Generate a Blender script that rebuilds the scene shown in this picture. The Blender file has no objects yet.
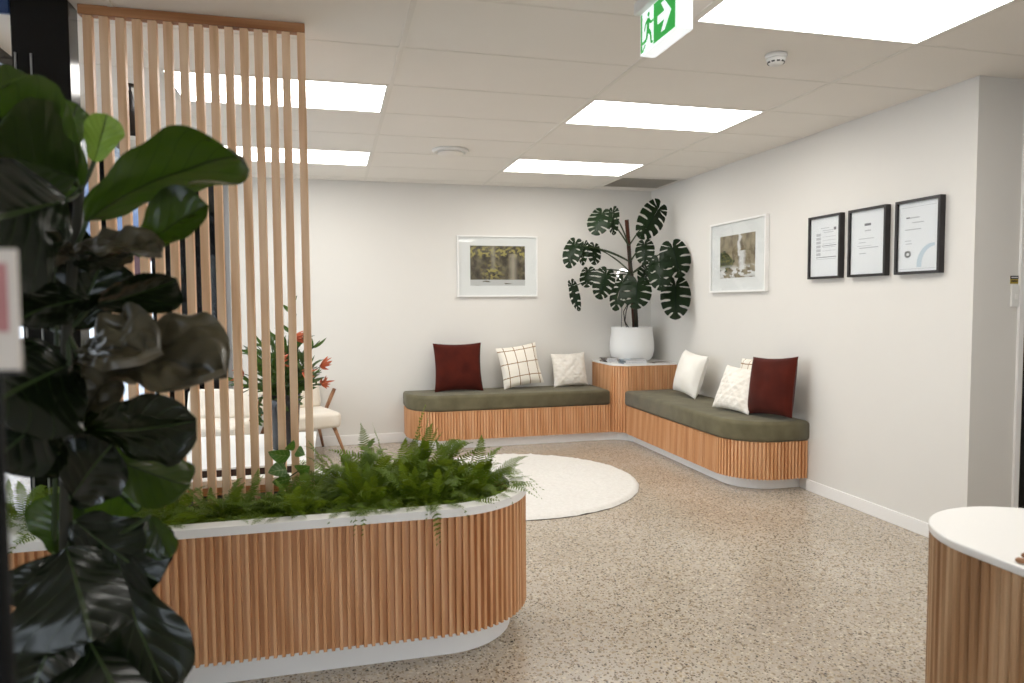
import bpy, math, random
from math import sin, cos, pi, radians
from mathutils import Vector, Matrix, noise as mnoise

random.seed(7)
SC = bpy.context.scene
COL = SC.collection

# ------------------------------------------------------------------ camera constants (1024 x 683)
FPX, YAW, PIT, ROL, CAMZ = 707.318, 0.249175, -0.0541658, -0.0062083, 1.4203
CH = 2.646                       # ceiling height
XR, YB = 3.452, 7.2765           # right wall, back wall
def cam_axes():
    cy, sy, cp, sp = cos(YAW), sin(YAW), cos(PIT), sin(PIT)
    f = Vector((sy*cp, cy*cp, sp)); r = Vector((cy, -sy, 0)); u = r.cross(f)
    cr, sr = cos(ROL), sin(ROL)
    return r*cr + u*sr, u*cr - r*sr, f
RX, UP, FW = cam_axes()
CAM = Vector((0, 0, CAMZ))
def at(px, py, Y):
    d = FW + RX*((px-512)/FPX) - UP*((py-341.5)/FPX)
    return CAM + d*(Y/d.y)

# ------------------------------------------------------------------ mesh builder
class MB:
    def __init__(s): s.v = []; s.f = []; s.uv = {}; s.sm = []; s.mi = []; s.cur = 0
    def vert(s, p, uv=None):
        s.v.append(tuple(p)); i = len(s.v)-1
        if uv is not None: s.uv[i] = uv
        return i
    def face(s, idx, smooth=True): s.f.append(tuple(idx)); s.sm.append(smooth); s.mi.append(s.cur)
    def box(s, x0, x1, y0, y1, z0, z1, bev=0.0):
        if x1 < x0: x0, x1 = x1, x0
        if y1 < y0: y0, y1 = y1, y0
        if z1 < z0: z0, z1 = z1, z0
        if bev <= 0:
            i = len(s.v)
            for z in (z0, z1):
                for x, y in ((x0, y0), (x1, y0), (x1, y1), (x0, y1)): s.v.append((x, y, z))
            for q in ((3, 2, 1, 0), (4, 5, 6, 7), (0, 1, 5, 4), (1, 2, 6, 5), (2, 3, 7, 6), (3, 0, 4, 7)):
                s.face([i+k for k in q], False)
        else:
            b = bev
            ol = [(x0, y0), (x1, y0), (x1, y1), (x0, y1)]
            s.rprism([(x0+b, y0), (x1-b, y0), (x1, y0+b), (x1, y1-b), (x1-b, y1), (x0+b, y1), (x0, y1-b), (x0, y0+b)],
                     z0, z1, b, 2, False)
    def obox(s, c, ax, ay, az, hx, hy, hz):
        """box on three given axes"""
        i = len(s.v); c = Vector(c)
        for z in (-hz, hz):
            for x, y in ((-hx, -hy), (hx, -hy), (hx, hy), (-hx, hy)):
                s.v.append(tuple(c + ax*x + ay*y + az*z))
        for q in ((3, 2, 1, 0), (4, 5, 6, 7), (0, 1, 5, 4), (1, 2, 6, 5), (2, 3, 7, 6), (3, 0, 4, 7)):
            s.face([i+k for k in q], False)
    def rprism(s, ol, z0, z1, b, nb=3, smooth=True):
        """closed counter-clockwise outline extruded, both rims rounded by b"""
        n = len(ol); P = [Vector((p[0], p[1])) for p in ol]
        N = []
        for i in range(n):
            e1 = (P[i]-P[i-1]); e2 = (P[(i+1) % n]-P[i])
            e1 = e1.normalized() if e1.length > 1e-9 else e2.normalized()
            e2 = e2.normalized() if e2.length > 1e-9 else e1
            t = (e1+e2)
            t = t.normalized() if t.length > 1e-6 else e1
            k = max(.5, t.dot(e1))
            N.append(Vector((t.y, -t.x))/k)
        rings = []
        for k in range(nb+1):
            a = pi/2*k/nb
            rings.append((b*(1-sin(a)), z0+b*(1-cos(a))))
        for k in range(nb+1):
            a = pi/2*k/nb
            rings.append((b*(1-cos(a)), z1-b*(1-sin(a))))
        base = []
        for off, z in rings:
            base.append(len(s.v))
            for i in range(n):
                p = P[i]-N[i]*off; s.v.append((p.x, p.y, z))
        for a, c in zip(base[:-1], base[1:]):
            for i in range(n):
                j = (i+1) % n
                s.face((a+i, a+j, c+j, c+i), smooth)
        s.face([base[0]+i for i in reversed(range(n))], False)
        s.face([base[-1]+i for i in range(n)], False)
    def ringprism(s, outer, inner, z0, z1):
        n = len(outer); i0 = len(s.v)
        for pts, z in ((outer, z0), (outer, z1), (inner, z1), (inner, z0)):
            for p in pts: s.v.append((p[0], p[1], z))
        for k in range(4):
            a, b = i0+k*n, i0+((k+1) % 4)*n
            for i in range(n):
                j = (i+1) % n
                s.face((a+i, a+j, b+j, b+i), False)
    def tube(s, pts, rad, n=8, caps=True):
        pts = [Vector(p) for p in pts]
        if not isinstance(rad, (list, tuple)): rad = [rad]*len(pts)
        base = []; prev = None
        for k, p in enumerate(pts):
            t = (pts[min(k+1, len(pts)-1)]-pts[max(k-1, 0)]).normalized()
            ref = prev if prev is not None else (Vector((0, 0, 1)) if abs(t.z) < .9 else Vector((1, 0, 0)))
            a = (ref - t*ref.dot(t)).normalized(); b = t.cross(a); prev = a
            base.append(len(s.v))
            for i in range(n):
                q = 2*pi*i/n
                s.v.append(tuple(p + (a*cos(q)+b*sin(q))*rad[k]))
        for c, d in zip(base[:-1], base[1:]):
            for i in range(n):
                j = (i+1) % n
                s.face((c+i, c+j, d+j, d+i))
        if caps:
            s.face([base[0]+i for i in reversed(range(n))], False); s.face([base[-1]+i for i in range(n)], False)
    def lathe(s, prof, n=40, c=(0, 0)):
        base = []
        for r, z in prof:
            base.append(len(s.v))
            for i in range(n):
                q = 2*pi*i/n
                s.v.append((c[0]+r*cos(q), c[1]+r*sin(q), z))
        for a, b in zip(base[:-1], base[1:]):
            for i in range(n):
                j = (i+1) % n
                s.face((a+i, a+j, b+j, b+i))
        s.face([base[0]+i for i in reversed(range(n))], False); s.face([base[-1]+i for i in range(n)], False)
    def grid(s, nu, nv, fn, uvfn=None):
        b = len(s.v)
        for j in range(nv+1):
            for i in range(nu+1):
                u, v = i/nu, j/nv
                s.vert(fn(u, v), uvfn(u, v) if uvfn else (u, v))
        for j in range(nv):
            for i in range(nu):
                a = b+j*(nu+1)+i
                s.face((a, a+1, a+nu+2, a+nu+1))
    def build(s, name, mat, parent=None, loc=None):
        me = bpy.data.meshes.new(name)
        off = Vector(parent.location) if parent is not None and parent.parent is None and parent.type == 'EMPTY' else Vector((0, 0, 0))
        if parent is not None and parent.parent is not None:
            off = Vector(parent.parent.location)
        vs = [tuple(Vector(p)-off) for p in s.v] if parent is not None and WORLD else s.v
        me.from_pydata(vs, [], s.f); me.update()
        me.polygons.foreach_set('use_smooth', s.sm); me.polygons.foreach_set('material_index', s.mi)
        if s.uv:
            uvl = me.uv_layers.new(name='UVMap')
            for l in me.loops:
                uvl.data[l.index].uv = s.uv.get(l.vertex_index, (0, 0))
        if isinstance(mat, (list, tuple)):
            for m in mat: me.materials.append(m)
        elif mat: me.materials.append(mat)
        o = bpy.data.objects.new(name, me); COL.objects.link(o)
        if parent is not None: o.parent = parent
        if loc is not None: o.location = loc
        return o
WORLD = True   # vertices given in world coordinates are shifted to the parent's origin

def tag(o, label, cat, group=None):
    o['label'] = label; o['category'] = cat
    if group: o['group'] = group
    return o
def thing(name, label, cat, loc=(0, 0, 0), group=None):
    o = bpy.data.objects.new(name, None); COL.objects.link(o)
    o.empty_display_size = .1; o.location = loc
    return tag(o, label, cat, group)
def struct(o): o['kind'] = 'structure'; return o

# ------------------------------------------------------------------ materials
def lin(c): return c/12.92 if c <= .04045 else ((c+.055)/1.055)**2.4
def rgb(h):
    if isinstance(h, str):
        h = h.lstrip('#'); return tuple(lin(int(h[i:i+2], 16)/255) for i in (0, 2, 4)) + (1,)
    return tuple(h)+(1,)
class NT:
    def __init__(s, name):
        s.m = bpy.data.materials.new(name); s.m.use_nodes = True
        s.t = s.m.node_tree; s.b = s.t.nodes['Principled BSDF']; s.out = s.t.nodes['Material Output']
    def n(s, kind, **kw):
        nd = s.t.nodes.new('ShaderNode'+kind)
        for k, v in kw.items():
            if k in nd.inputs: nd.inputs[k].default_value = v
            else: setattr(nd, k, v)
        return nd
    def l(s, a, b): s.t.links.new(a, b)
    def coord(s, kind='Object', scale=(1, 1, 1)):
        c = s.n('TexCoord'); mp = s.n('Mapping'); mp.inputs['Scale'].default_value = scale
        s.l(c.outputs[kind], mp.inputs[0]); return mp.outputs[0]
    def ramp(s, fac, stops):
        r = s.n('ValToRGB'); e = r.color_ramp.elements
        while len(e) < len(stops): e.new(.5)
        for q, (p, c) in zip(e, stops): q.position = p; q.color = rgb(c)
        s.l(fac, r.inputs[0]); return r.outputs[0]
    def mix(s, fac, a, b, mode='MIX'):
        m = s.n('Mix', data_type='RGBA', blend_type=mode)
        for v, i in ((fac, 0), (a, 6), (b, 7)):
            if hasattr(v, 'links') or hasattr(v, 'is_output'): s.l(v, m.inputs[i])
            else: m.inputs[i].default_value = v if i == 0 else rgb(v)
        return m.outputs[2]
    def math(s, op, a, b=None, c=None):
        m = s.n('Math', operation=op)
        for i, v in enumerate((a, b, c)):
            if v is None: continue
            if hasattr(v, 'is_output'): s.l(v, m.inputs[i])
            else: m.inputs[i].default_value = v
        return m.outputs[0]
    def bump(s, h, strength=.3, dist=.01):
        b = s.n('Bump'); b.inputs['Strength'].default_value = strength; b.inputs['Distance'].default_value = dist
        s.l(h, b.inputs['Height']); s.l(b.outputs[0], s.b.inputs['Normal'])
    def set(s, **kw):
        for k, v in kw.items(): s.b.inputs[k.replace('_', ' ')].default_value = v
        return s

def plain(name, col, rough=.5, metal=0, spec=.5, noise=.04, nscale=6, bump=0, bscale=200, **kw):
    t = NT(name); c = rgb(col)
    nz = t.n('TexNoise'); nz.inputs['Scale'].default_value = nscale; nz.inputs['Detail'].default_value = 3
    t.l(t.coord(), nz.inputs['Vector'])
    mx = t.n('Mix', data_type='RGBA', blend_type='MULTIPLY'); mx.inputs[6].default_value = c
    r = t.n('ValToRGB'); r.color_ramp.elements[0].color = (1-noise*2,)*3+(1,); r.color_ramp.elements[1].color = (1, 1, 1, 1)
    t.l(nz.outputs[0], r.inputs[0]); t.l(r.outputs[0], mx.inputs[7]); mx.inputs[0].default_value = 1
    t.l(mx.outputs[2], t.b.inputs['Base Color'])
    t.set(Roughness=rough, Metallic=metal); t.b.inputs['Specular IOR Level'].default_value = spec
    if bump:
        b = t.n('TexNoise'); b.inputs['Scale'].default_value = bscale
        t.l(t.coord(), b.inputs['Vector']); t.bump(b.outputs[0], bump, .003)
    for k, v in kw.items(): t.b.inputs[k.replace('_', ' ')].default_value = v
    return t.m

def wood(name, dark, mid, light, sc=(30, 30, 1.4), rough=.5, axis='Z', band=.28, broad=.62):
    t = NT(name)
    if axis == 'X': sc = (sc[2], sc[0], sc[1])
    v = t.coord('Object', sc)
    n1 = t.n('TexNoise'); n1.inputs['Scale'].default_value = 1.0; n1.inputs['Detail'].default_value = 4; n1.inputs['Distortion'].default_value = .6
    t.l(v, n1.inputs['Vector'])
    sc2 = tuple(k*(.33 if k > 5 else .8) for k in sc)
    w = t.n('TexWave', wave_type='BANDS', bands_direction='DIAGONAL'); w.inputs['Scale'].default_value = .55
    w.inputs['Distortion'].default_value = 7; w.inputs['Detail'].default_value = 2.5; w.inputs['Detail Scale'].default_value = .8
    t.l(t.coord('Object', sc2), w.inputs['Vector'])
    sc3 = tuple(k*4 if k > 5 else k*3 for k in sc)
    n3 = t.n('TexNoise'); n3.inputs['Scale'].default_value = 1; n3.inputs['Detail'].default_value = 2
    t.l(t.coord('Object', sc3), n3.inputs['Vector'])
    a = t.math('MULTIPLY_ADD', w.outputs[0], band, t.math('MULTIPLY_ADD', n1.outputs[0], broad, (.9-band-broad)*.5))
    a = t.math('ADD', a, t.math('MULTIPLY', n3.outputs[0], .18))
    c = t.ramp(a, [(.28, dark), (.5, mid), (.74, light)])
    t.l(c, t.b.inputs['Base Color']); t.set(Roughness=rough)
    t.b.inputs['Specular IOR Level'].default_value = .35
    t.bump(n3.outputs[0], .12, .002)
    return t.m

def emit(name, col, st):
    t = NT(name); e = t.n('Emission'); e.inputs[0].default_value = rgb(col); e.inputs[1].default_value = st
    t.l(e.outputs[0], t.out.inputs[0]); return t.m

def glass(name, tint=(1, 1, 1)):
    t = NT(name); tr = t.n('BsdfTransparent'); tr.inputs[0].default_value = rgb(tint)
    g = t.n('BsdfGlossy'); g.inputs['Roughness'].default_value = .02
    lw = t.n('LayerWeight'); lw.inputs[0].default_value = .5
    fr = t.math('MULTIPLY_ADD', t.math('POWER', lw.outputs['Facing'], 5), .5, .03)
    m = t.n('MixShader'); t.l(fr, m.inputs[0]); t.l(tr.outputs[0], m.inputs[1]); t.l(g.outputs[0], m.inputs[2])
    t.l(m.outputs[0], t.out.inputs[0]); return t.m

M = {}
M['wall'] = plain('wall_paint', '#dedbd5', .75, spec=.25, noise=.01, bump=.05, bscale=350)
M['wall_taupe'] = plain('wall_paint_return', '#e4dfd6', .75, spec=.25, noise=.01)
M['tile'] = plain('ceiling_tile', '#efebe4', .9, spec=.15, noise=.02, nscale=3, bump=.12, bscale=420)
M['tbar'] = plain('ceiling_rail', '#e6e2da', .6, noise=.01)
M['white'] = plain('white_laminate', '#efeeeb', .35, noise=.01)
M['toe'] = plain('white_kickboard', '#f6f6f4', .45, noise=.01)
M['trim'] = plain('white_trim', '#efedea', .45, noise=.01)
M['black'] = plain('black_metal', '#040405', .16, metal=0, spec=.3, noise=.05)
M['blackframe'] = plain('black_frame', '#231f20', .4, noise=.05)
M['grey'] = plain('grey_aluminium', '#a9a9aa', .35, metal=.7, noise=.03)
M['oak'] = wood('oak_flute', '#bd855a', '#d19b6c', '#dfb187', band=.2, broad=.5)
M['oakdesk'] = wood('oak_desk', '#84603f', '#a8805a', '#c2a07c', sc=(26, 26, 1.2))
M['oakslat'] = wood('oak_slat', '#d6aa81', '#eac29b', '#f3d2af', sc=(34, 34, 1.6))
M['oakrail'] = wood('oak_rail', '#8a5733', '#a8734a', '#bd8a60', axis='X')
M['walnut'] = wood('walnut', '#6b452c', '#8d6245', '#a47a58')
M['darkwood'] = plain('dark_wood', '#2c1710', .4, noise=.1)
M['soil'] = plain('soil', '#1a120c', .95, noise=.4, nscale=40, bump=.6, bscale=80)

def floor_mat():
    t = NT('polished_aggregate_concrete'); v = t.coord('Object')
    big = t.n('TexNoise'); big.inputs['Scale'].default_value = 1.3; big.inputs['Detail'].default_value = 5; t.l(v, big.inputs['Vector'])
    base = t.ramp(big.outputs[0], [(.3, '#aa9e8f'), (.5, '#b5aa9b'), (.72, '#c1b7aa')])
    def chips(scale, lo, hi, stops, col):
        vo = t.n('TexVoronoi'); vo.inputs['Scale'].default_value = scale; vo.inputs['Randomness'].default_value = 1
        t.l(v, vo.inputs['Vector'])
        sep = t.n('SeparateColor'); t.l(vo.outputs['Color'], sep.inputs[0])
        # a chip: near the cell centre, radius by cell
        rad = t.math('MULTIPLY_ADD', sep.outputs[1], hi-lo, lo)
        inside = t.math('LESS_THAN', vo.outputs['Distance'], rad)
        cc = t.ramp(sep.outputs[0], stops)
        return t.mix(inside, col, cc)
    c = chips(66, .2, .6, [(0, '#80705c'), (.3, '#a08e76'), (.55, '#cfc3b0'), (.8, '#b7a78f'), (1, '#8e8271')], base)
    c = chips(100, 0, .48, [(0, '#4a3f35'), (.3, '#6b5c4c'), (.6, '#d6cbb9'), (.85, '#8d7c66'), (1, '#3a332d')], c)
    c = chips(75, -.3, .42, [(0, '#2f2924'), (.5, '#4c4036'), (1, '#6b5a48')], c)
    t.l(c, t.b.inputs['Base Color'])
    t.set(Roughness=.22); t.b.inputs['Specular IOR Level'].default_value = .5
    return t.m
M['floor'] = floor_mat()

def fabric(name, c1, c2, scale=500, rough=.9, sheen=.4, bump=.25, big=6):
    t = NT(name); v = t.coord('Object')
    n = t.n('TexNoise'); n.inputs['Scale'].default_value = big; n.inputs['Detail'].default_value = 6; t.l(v, n.inputs['Vector'])
    c = t.ramp(n.outputs[0], [(.3, c1), (.7, c2)]); t.l(c, t.b.inputs['Base Color'])
    t.set(Roughness=rough); t.b.inputs['Sheen Weight'].default_value = sheen; t.b.inputs['Sheen Roughness'].default_value = .4
    t.b.inputs['Specular IOR Level'].default_value = .2
    n2 = t.n('TexNoise'); n2.inputs['Scale'].default_value = scale; t.l(v, n2.inputs['Vector']); t.bump(n2.outputs[0], bump, .003)
    return t.m
M['olive'] = fabric('olive_velvet', '#5d5843', '#706a53', 300, sheen=.12, big=9)
M['redvelvet'] = fabric('rust_velvet', '#3d1108', '#50190c', 400, sheen=.1, big=7)
M['cream'] = fabric('cream_cloth', '#e9e5dc', '#f1eee7', 500, sheen=.1)
M['boucle'] = fabric('chair_boucle', '#ddd3c4', '#e8e0d3', 160, sheen=.2, bump=.5)
M['rug'] = fabric('rug_pile', '#dedad3', '#e8e5df', 220, sheen=.3, bump=1.0, big=40)
M['rugback'] = plain('rug_backing', '#3d3128', .9)

def check_mat():
    t = NT('check_cloth'); uv = t.coord('UV'); s = t.n('SeparateXYZ'); t.l(uv, s.inputs[0])
    def line(o, k, ph, w):
        f = t.math('FRACT', t.math('MULTIPLY_ADD', o, k, ph)); return t.math('LESS_THAN', f, w)
    a = line(s.outputs[0], 4, .42, .075); b = line(s.outputs[1], 3, .36, .06)
    m = t.math('MAXIMUM', a, b)
    t.l(t.mix(m, '#ece6da', '#8d6a3e'), t.b.inputs['Base Color']); t.set(Roughness=.9)
    n2 = t.n('TexNoise'); n2.inputs['Scale'].default_value = 60; t.l(uv, n2.inputs['Vector']); t.bump(n2.outputs[0], .3, .004)
    return t.m
M['check'] = check_mat()
def knit_mat():
    t = NT('cream_knit'); t.l(t.ramp(t.n('TexNoise').outputs[0], [(.3, '#e8e1d5'), (.7, '#f2ede4')]), t.b.inputs['Base Color'])
    uv = t.coord('UV'); s = t.n('SeparateXYZ'); t.l(uv, s.inputs[0])
    p = t.math('SINE', t.math('MULTIPLY', t.math('ADD', s.outputs[0], s.outputs[1]), 34))
    q = t.math('SINE', t.math('MULTIPLY', t.math('SUBTRACT', s.outputs[0], s.outputs[1]), 34))
    h = t.math('MAXIMUM', p, q)
    fine = t.math('SINE', t.math('MULTIPLY', s.outputs[0], 230)); h = t.math('MULTIPLY_ADD', fine, .2, h)
    t.bump(h, .35, .006); t.set(Roughness=.95); t.b.inputs['Sheen Weight'].default_value = .2
    return t.m
M['knit'] = knit_mat()

def leaf_mat(name, top, top2, under, vein, nlat=7, slant=.9, rough=.35, transl=.25, veinw=.05, spec=.5, midonly=False, trans='#6f9a2a'):
    """uv: x = 0..1 across the blade (midrib at .5), y = 0..1 along it"""
    t = NT(name); uv = t.coord('UV'); s = t.n('SeparateXYZ'); t.l(uv, s.inputs[0])
    ua = t.math('ABSOLUTE', t.math('SUBTRACT', s.outputs[0], .5))
    mid = t.math('LESS_THAN', ua, .018)
    f = t.math('FRACT', t.math('SUBTRACT', t.math('MULTIPLY', s.outputs[1], nlat), t.math('MULTIPLY', ua, slant*nlat*.6)))
    lat = t.math('LESS_THAN', f, veinw)
    vn = mid if midonly else t.math('MAXIMUM', mid, t.math('MULTIPLY', lat, .6))
    nz = t.n('TexNoise'); nz.inputs['Scale'].default_value = 9; nz.inputs['Detail'].default_value = 3; t.l(t.coord('Object'), nz.inputs['Vector'])
    c = t.ramp(nz.outputs[0], [(.3, top), (.7, top2)])
    g = t.n('NewGeometry')
    c = t.mix(g.outputs['Backfacing'], c, under)
    c = t.mix(vn, c, vein)
    t.l(c, t.b.inputs['Base Color']); t.set(Roughness=rough); t.b.inputs['Specular IOR Level'].default_value = spec
    # quilted relief between the veins
    q = t.math('SINE', t.math('MULTIPLY', f, pi)); t.bump(q, .16, .006)
    tr = t.n('BsdfTranslucent'); t.l(t.mix(vn, trans, '#1d2a0a'), tr.inputs[0])
    m = t.n('MixShader'); m.inputs[0].default_value = transl
    t.l(t.b.outputs[0], m.inputs[1]); t.l(tr.outputs[0], m.inputs[2]); t.l(m.outputs[0], t.out.inputs[0])
    return t.m
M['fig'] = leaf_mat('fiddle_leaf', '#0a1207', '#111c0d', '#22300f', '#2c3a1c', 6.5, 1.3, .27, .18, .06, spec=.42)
M['figshade'] = leaf_mat('fiddle_leaf_shaded', '#080f06', '#0e170b', '#161f0d', '#2e3a20', 6.5, 1.3, .25, .025, .045, spec=.42, trans='#4a6a1c')  # darker, less translucent fig leaf; puts the lower leaves' shade into the colour
M['figold'] = leaf_mat('fiddle_leaf_dry', '#2c281c', '#57503c', '#3c3828', '#252319', 6.5, 1.3, .3, .03, .05, trans='#6a6040')
M['figyoung'] = leaf_mat('fiddle_leaf_young', '#86a23c', '#a3bb58', '#9fb558', '#30401a', 6.5, 1.3, .4, .45, .05)
M['monstera'] = leaf_mat('monstera_leaf', '#070f08', '#0d190e', '#182415', '#141f16', 8, .9, .34, .012, .03, spec=.08)
M['fern'] = leaf_mat('fern_leaf', '#3a500f', '#788f22', '#566c1a', '#5e7a20', 3, 1, .55, .16, .02, midonly=True, trans='#a0b428', spec=.25)
M['pothos'] = leaf_mat('pothos_leaf', '#2f5220', '#4d7530', '#5b7b3c', '#a8b878', 5, 1, .35, .25, .12)
M['bouquet'] = leaf_mat('bouquet_leaf', '#1f3013', '#35481f', '#3d4d28', '#46572c', 4, 1, .4, .2, .02, midonly=True)
M['stem'] = plain('green_stem', '#33431f', .5, noise=.15)
M['figstem'] = plain('fig_stem', '#2c2a1c', .7, noise=.2, nscale=30)
M['moss'] = plain('moss_pole', '#5a2f1c', .95, noise=.3, nscale=60, bump=.9, bscale=120)
M['orange'] = plain('orange_petal', '#c4623a', .5, noise=.15)
M['pot'] = plain('white_pot', '#eeeeec', .45, noise=.01)
M['vase'] = plain('pewter_vase', '#2f2f31', .3, metal=.3, noise=.08)
M['paper'] = plain('certificate_paper', '#eeeef0', .35, noise=.005)
M['mat'] = plain('picture_mount', '#efeeec', .4, noise=.005)
M['ink'] = plain('ink_grey', '#c2c2c6', .6); M['inkdark'] = plain('ink_dark', '#77777d', .6); M['inkblue'] = plain('ink_blue', '#cbd8e2', .6)
M['green'] = plain('exit_green', '#1f9a3c', .4, noise=.01); M['signwhite'] = plain('exit_white', '#f2f4f4', .35, noise=.01)
for k, c in (('green', '#1f9a3c'), ('signwhite', '#eef4f6')):     # the sign is lit from inside
    M['lit_'+k] = plain('lit_exit_'+k, c, .4, noise=.01); q = M['lit_'+k].node_tree.nodes['Principled BSDF']
    q.inputs['Emission Color'].default_value = rgb(c); q.inputs['Emission Strength'].default_value = .42
M['plastic'] = plain('white_plastic', '#e6e5e1', .4, noise=.01)
M['ventdark'] = plain('vent_grey', '#b9b4aa', .6, noise=.05)
M['lamp'] = emit('panel_light', (1, .965, .91), 6.0)
M['ringlamp'] = emit('ring_light', (1, .97, .92), 3)
M['glass'] = glass('clear_glass', (.96, .97, .97))
M['darkglass'] = plain('dark_glass', '#0a0b0d', .05, spec=.7, noise=.02)

# ------------------------------------------------------------------ camera
def make_camera():
    cd = bpy.data.cameras.new('camera'); co = bpy.data.objects.new('camera', cd); COL.objects.link(co)
    m = Matrix.Identity(4)
    for i, a in enumerate((RX, UP, -FW)):
        for k in range(3): m[k][i] = a[k]
    m.translation = CAM
    co.matrix_world = m
    cd.sensor_width = 36; cd.lens = FPX/1024*36; cd.clip_start = .05; cd.clip_end = 200
    cd.dof.use_dof = True; cd.dof.focus_distance = 4.5; cd.dof.aperture_fstop = 2.8
    SC.camera = co
make_camera()

# ------------------------------------------------------------------ room shell
def shell():
    XL, XE, YN = -1.55, 5.6, -3.2
    b = MB(); b.box(-4.2, XE, YN, YB+.3, -.12, 0); struct(b.build('floor', M['floor']))
    # ceiling: tiles between the rails, lights and vents left open
    b = MB(); b.box(-3.4, XE, YN, YB+.3, CH+.02, CH+.1)
    x0, y0 = 1.547, 4.0765
    skip = {(i, j) for (i, j, _) in LIGHTS} | {(1, 4)}
    g = .006
    for i in range(-4, 4):
        for j in range(-13, 6):
            if (i, j) in skip: continue
            xa, xb = max(x0+1.2*i, -3.4)+g, min(x0+1.2*(i+1), XE)-g
            ya, yb = max(y0+.6*j, YN)+g, min(y0+.6*(j+1), YB+.05)-g
            if xb-xa < .03 or yb-ya < .03: continue
            b.box(xa, xb, ya, yb, CH, CH+.015)
    ce = struct(b.build('ceiling', M['tile']))
    b = MB()
    for i in range(-4, 5):
        x = x0+1.2*i; b.box(x-.012, x+.012, YN, YB, CH-.004, CH+.018)
    for j in range(-12, 7):
        y = y0+.6*j
        if y < YB: b.box(-3.4, XE, y-.006, y+.006, CH-.002, CH+.017)
    struct(b.build('ceiling_grid', M['tbar'], ce))
    # walls
    b = MB(); b.box(-.965, XR+.25, YB, YB+.15, 0, CH+.05); struct(b.build('wall_back', M['wall']))
    b = MB(); b.box(XR, XR+.12, 3.18, YB+.15, 0, CH+.05); struct(b.build('wall_right', M['wall']))
    b = MB(); b.box(XR+.12, 3.765, 3.18, 3.33, 0, CH+.05); struct(b.build('wall_return', M['wall']))
    b = MB(); b.box(4.75, XE, 3.18, 3.33, 0, CH+.05); b.box(3.765, 4.75, 3.18, 3.33, 2.6, CH+.05); struct(b.build('wall_side', M['wall_taupe']))
    b = MB(); b.box(XE, XE+.15, YN, 3.33, 0, CH+.05); struct(b.build('wall_far_right', M['wall']))
    WA, WB = -1.2, 1.9
    b = MB(); b.box(-3.0, WA-.03, YN-.15, YN, 0, CH+.05); b.box(WB+.03, XE+.15, YN-.15, YN, 0, CH+.05); struct(b.build('wall_front', M['wall']))
    w = struct(thing('window_4', 'x', 'x', (.35, YN, 0))); del w['label'], w['category']
    b = MB()
    for x in (WA, (WA+WB)/2, WB): b.box(x-.03, x+.03, YN-.1, YN, 0, CH)
    for xa, xb in ((WA+.03, (WA+WB)/2-.03), ((WA+WB)/2+.03, WB-.03)):
        b.box(xa, xb, YN-.1, YN, CH-.07, CH); b.box(xa, xb, YN-.1, YN, 0, .06)
    b.build('window_frame', M['black'], w)
    for xa, xb in ((WA+.03, (WA+WB)/2-.03), ((WA+WB)/2+.03, WB-.03)):
        b = MB(); b.box(xa, xb, YN-.054, YN-.046, .06, CH-.07); b.build('window_pane', M['glass'], w)
    b = MB(); b.box(-3.0, -2.85, YN, 2.3, 0, CH+.05); struct(b.build('wall_left', M['wall']))
    # baseboards
    b = MB(); b.box(-.965, .9, YB-.014, YB, 0, .1, .003); struct(b.build('baseboard_back', M['trim']))
    b = MB(); b.box(XR-.014, XR, 3.18, 4.56, 0, .085, .003); struct(b.build('baseboard_right', M['trim']))
    # door on the return wall
    d = struct(thing('door_1', 'x', 'x', (3.77, 3.18, 0))); del d['label'], d['category']
    b = MB(); b.box(3.765, 3.795, 3.165, 3.3, 0, 2.6); b.box(4.72, 4.75, 3.165, 3.3, 0, 2.6); b.box(3.765, 4.75, 3.165, 3.3, 2.57, 2.6)
    b.build('door_frame', M['trim'], d)
    b = MB(); b.box(3.795, 3.83, 3.19, 3.3, 0, 2.57); b.box(4.69, 4.72, 3.19, 3.3, 0, 2.57); b.build('door_lining', M['wall_taupe'], d)
    b = MB(); b.box(3.84, 4.68, 3.235, 3.275, .01, 2.56); dl = b.build('door_leaf', M['black'], d)
    b = MB(); b.tube([(3.92, 3.225, 1.0), (3.92, 3.185, 1.0), (4.04, 3.185, 1.0)], .009); b.build('door_handle', M['grey'], d)
    # trim where the back wall meets the dark door
    b = MB(); b.box(-.975, -.935, YB-.03, YB, 0, CH-.002); struct(b.build('trim_1', M['grey']))
    # dark glazed door at the back
    d = struct(thing('door_2', 'x', 'x', (-1.25, YB, 0))); del d['label'], d['category']
    b = MB()
    for xa, xb in ((-1.56, -1.47), (-1.26, -1.2), (-1.03, -.976)): b.box(xa, xb, YB-.05, YB+.05, 0, CH-.003)
    b.box(-1.47, -1.03, YB-.05, YB+.05, CH-.08, CH-.003); b.box(-1.47, -1.03, YB-.05, YB+.05, 0, .12); b.box(-1.47, -1.03, YB-.05, YB+.05, 1.0, 1.06)
    b.build('door_frame', M['black'], d)
    b = MB(); b.box(-1.47, -1.26, YB-.01, YB+.01, .12, CH-.08); b.box(-1.2, -1.03, YB-.01, YB+.01, .12, CH-.08); b.build('door_panel', M['darkglass'], d)
    # left shopfront
    w = struct(thing('window_1', 'x', 'x', (XL, 5.4, 0))); del w['label'], w['category']
    b = MB()
    for y in (3.69, 5.56, 7.2): b.box(XL-.05, XL+.05, y-.03, y+.03, 0, CH)
    b.box(XL-.05, XL+.05, 3.69, 7.2, CH-.07, CH); b.box(XL-.05, XL+.05, 3.69, 7.2, 0, .06)
    b.build('window_frame', M['black'], w)
    for y in (3.72, 5.59):
        b = MB(); b.box(XL-.004, XL+.004, y, y+(1.81 if y < 5 else 1.58), .06, CH-.07); b.build('window_pane', M['glass'], w)
    w = struct(thing('window_2', 'x', 'x', (-2.85, 3.6, 0))); del w['label'], w['category']
    b = MB()
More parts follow.
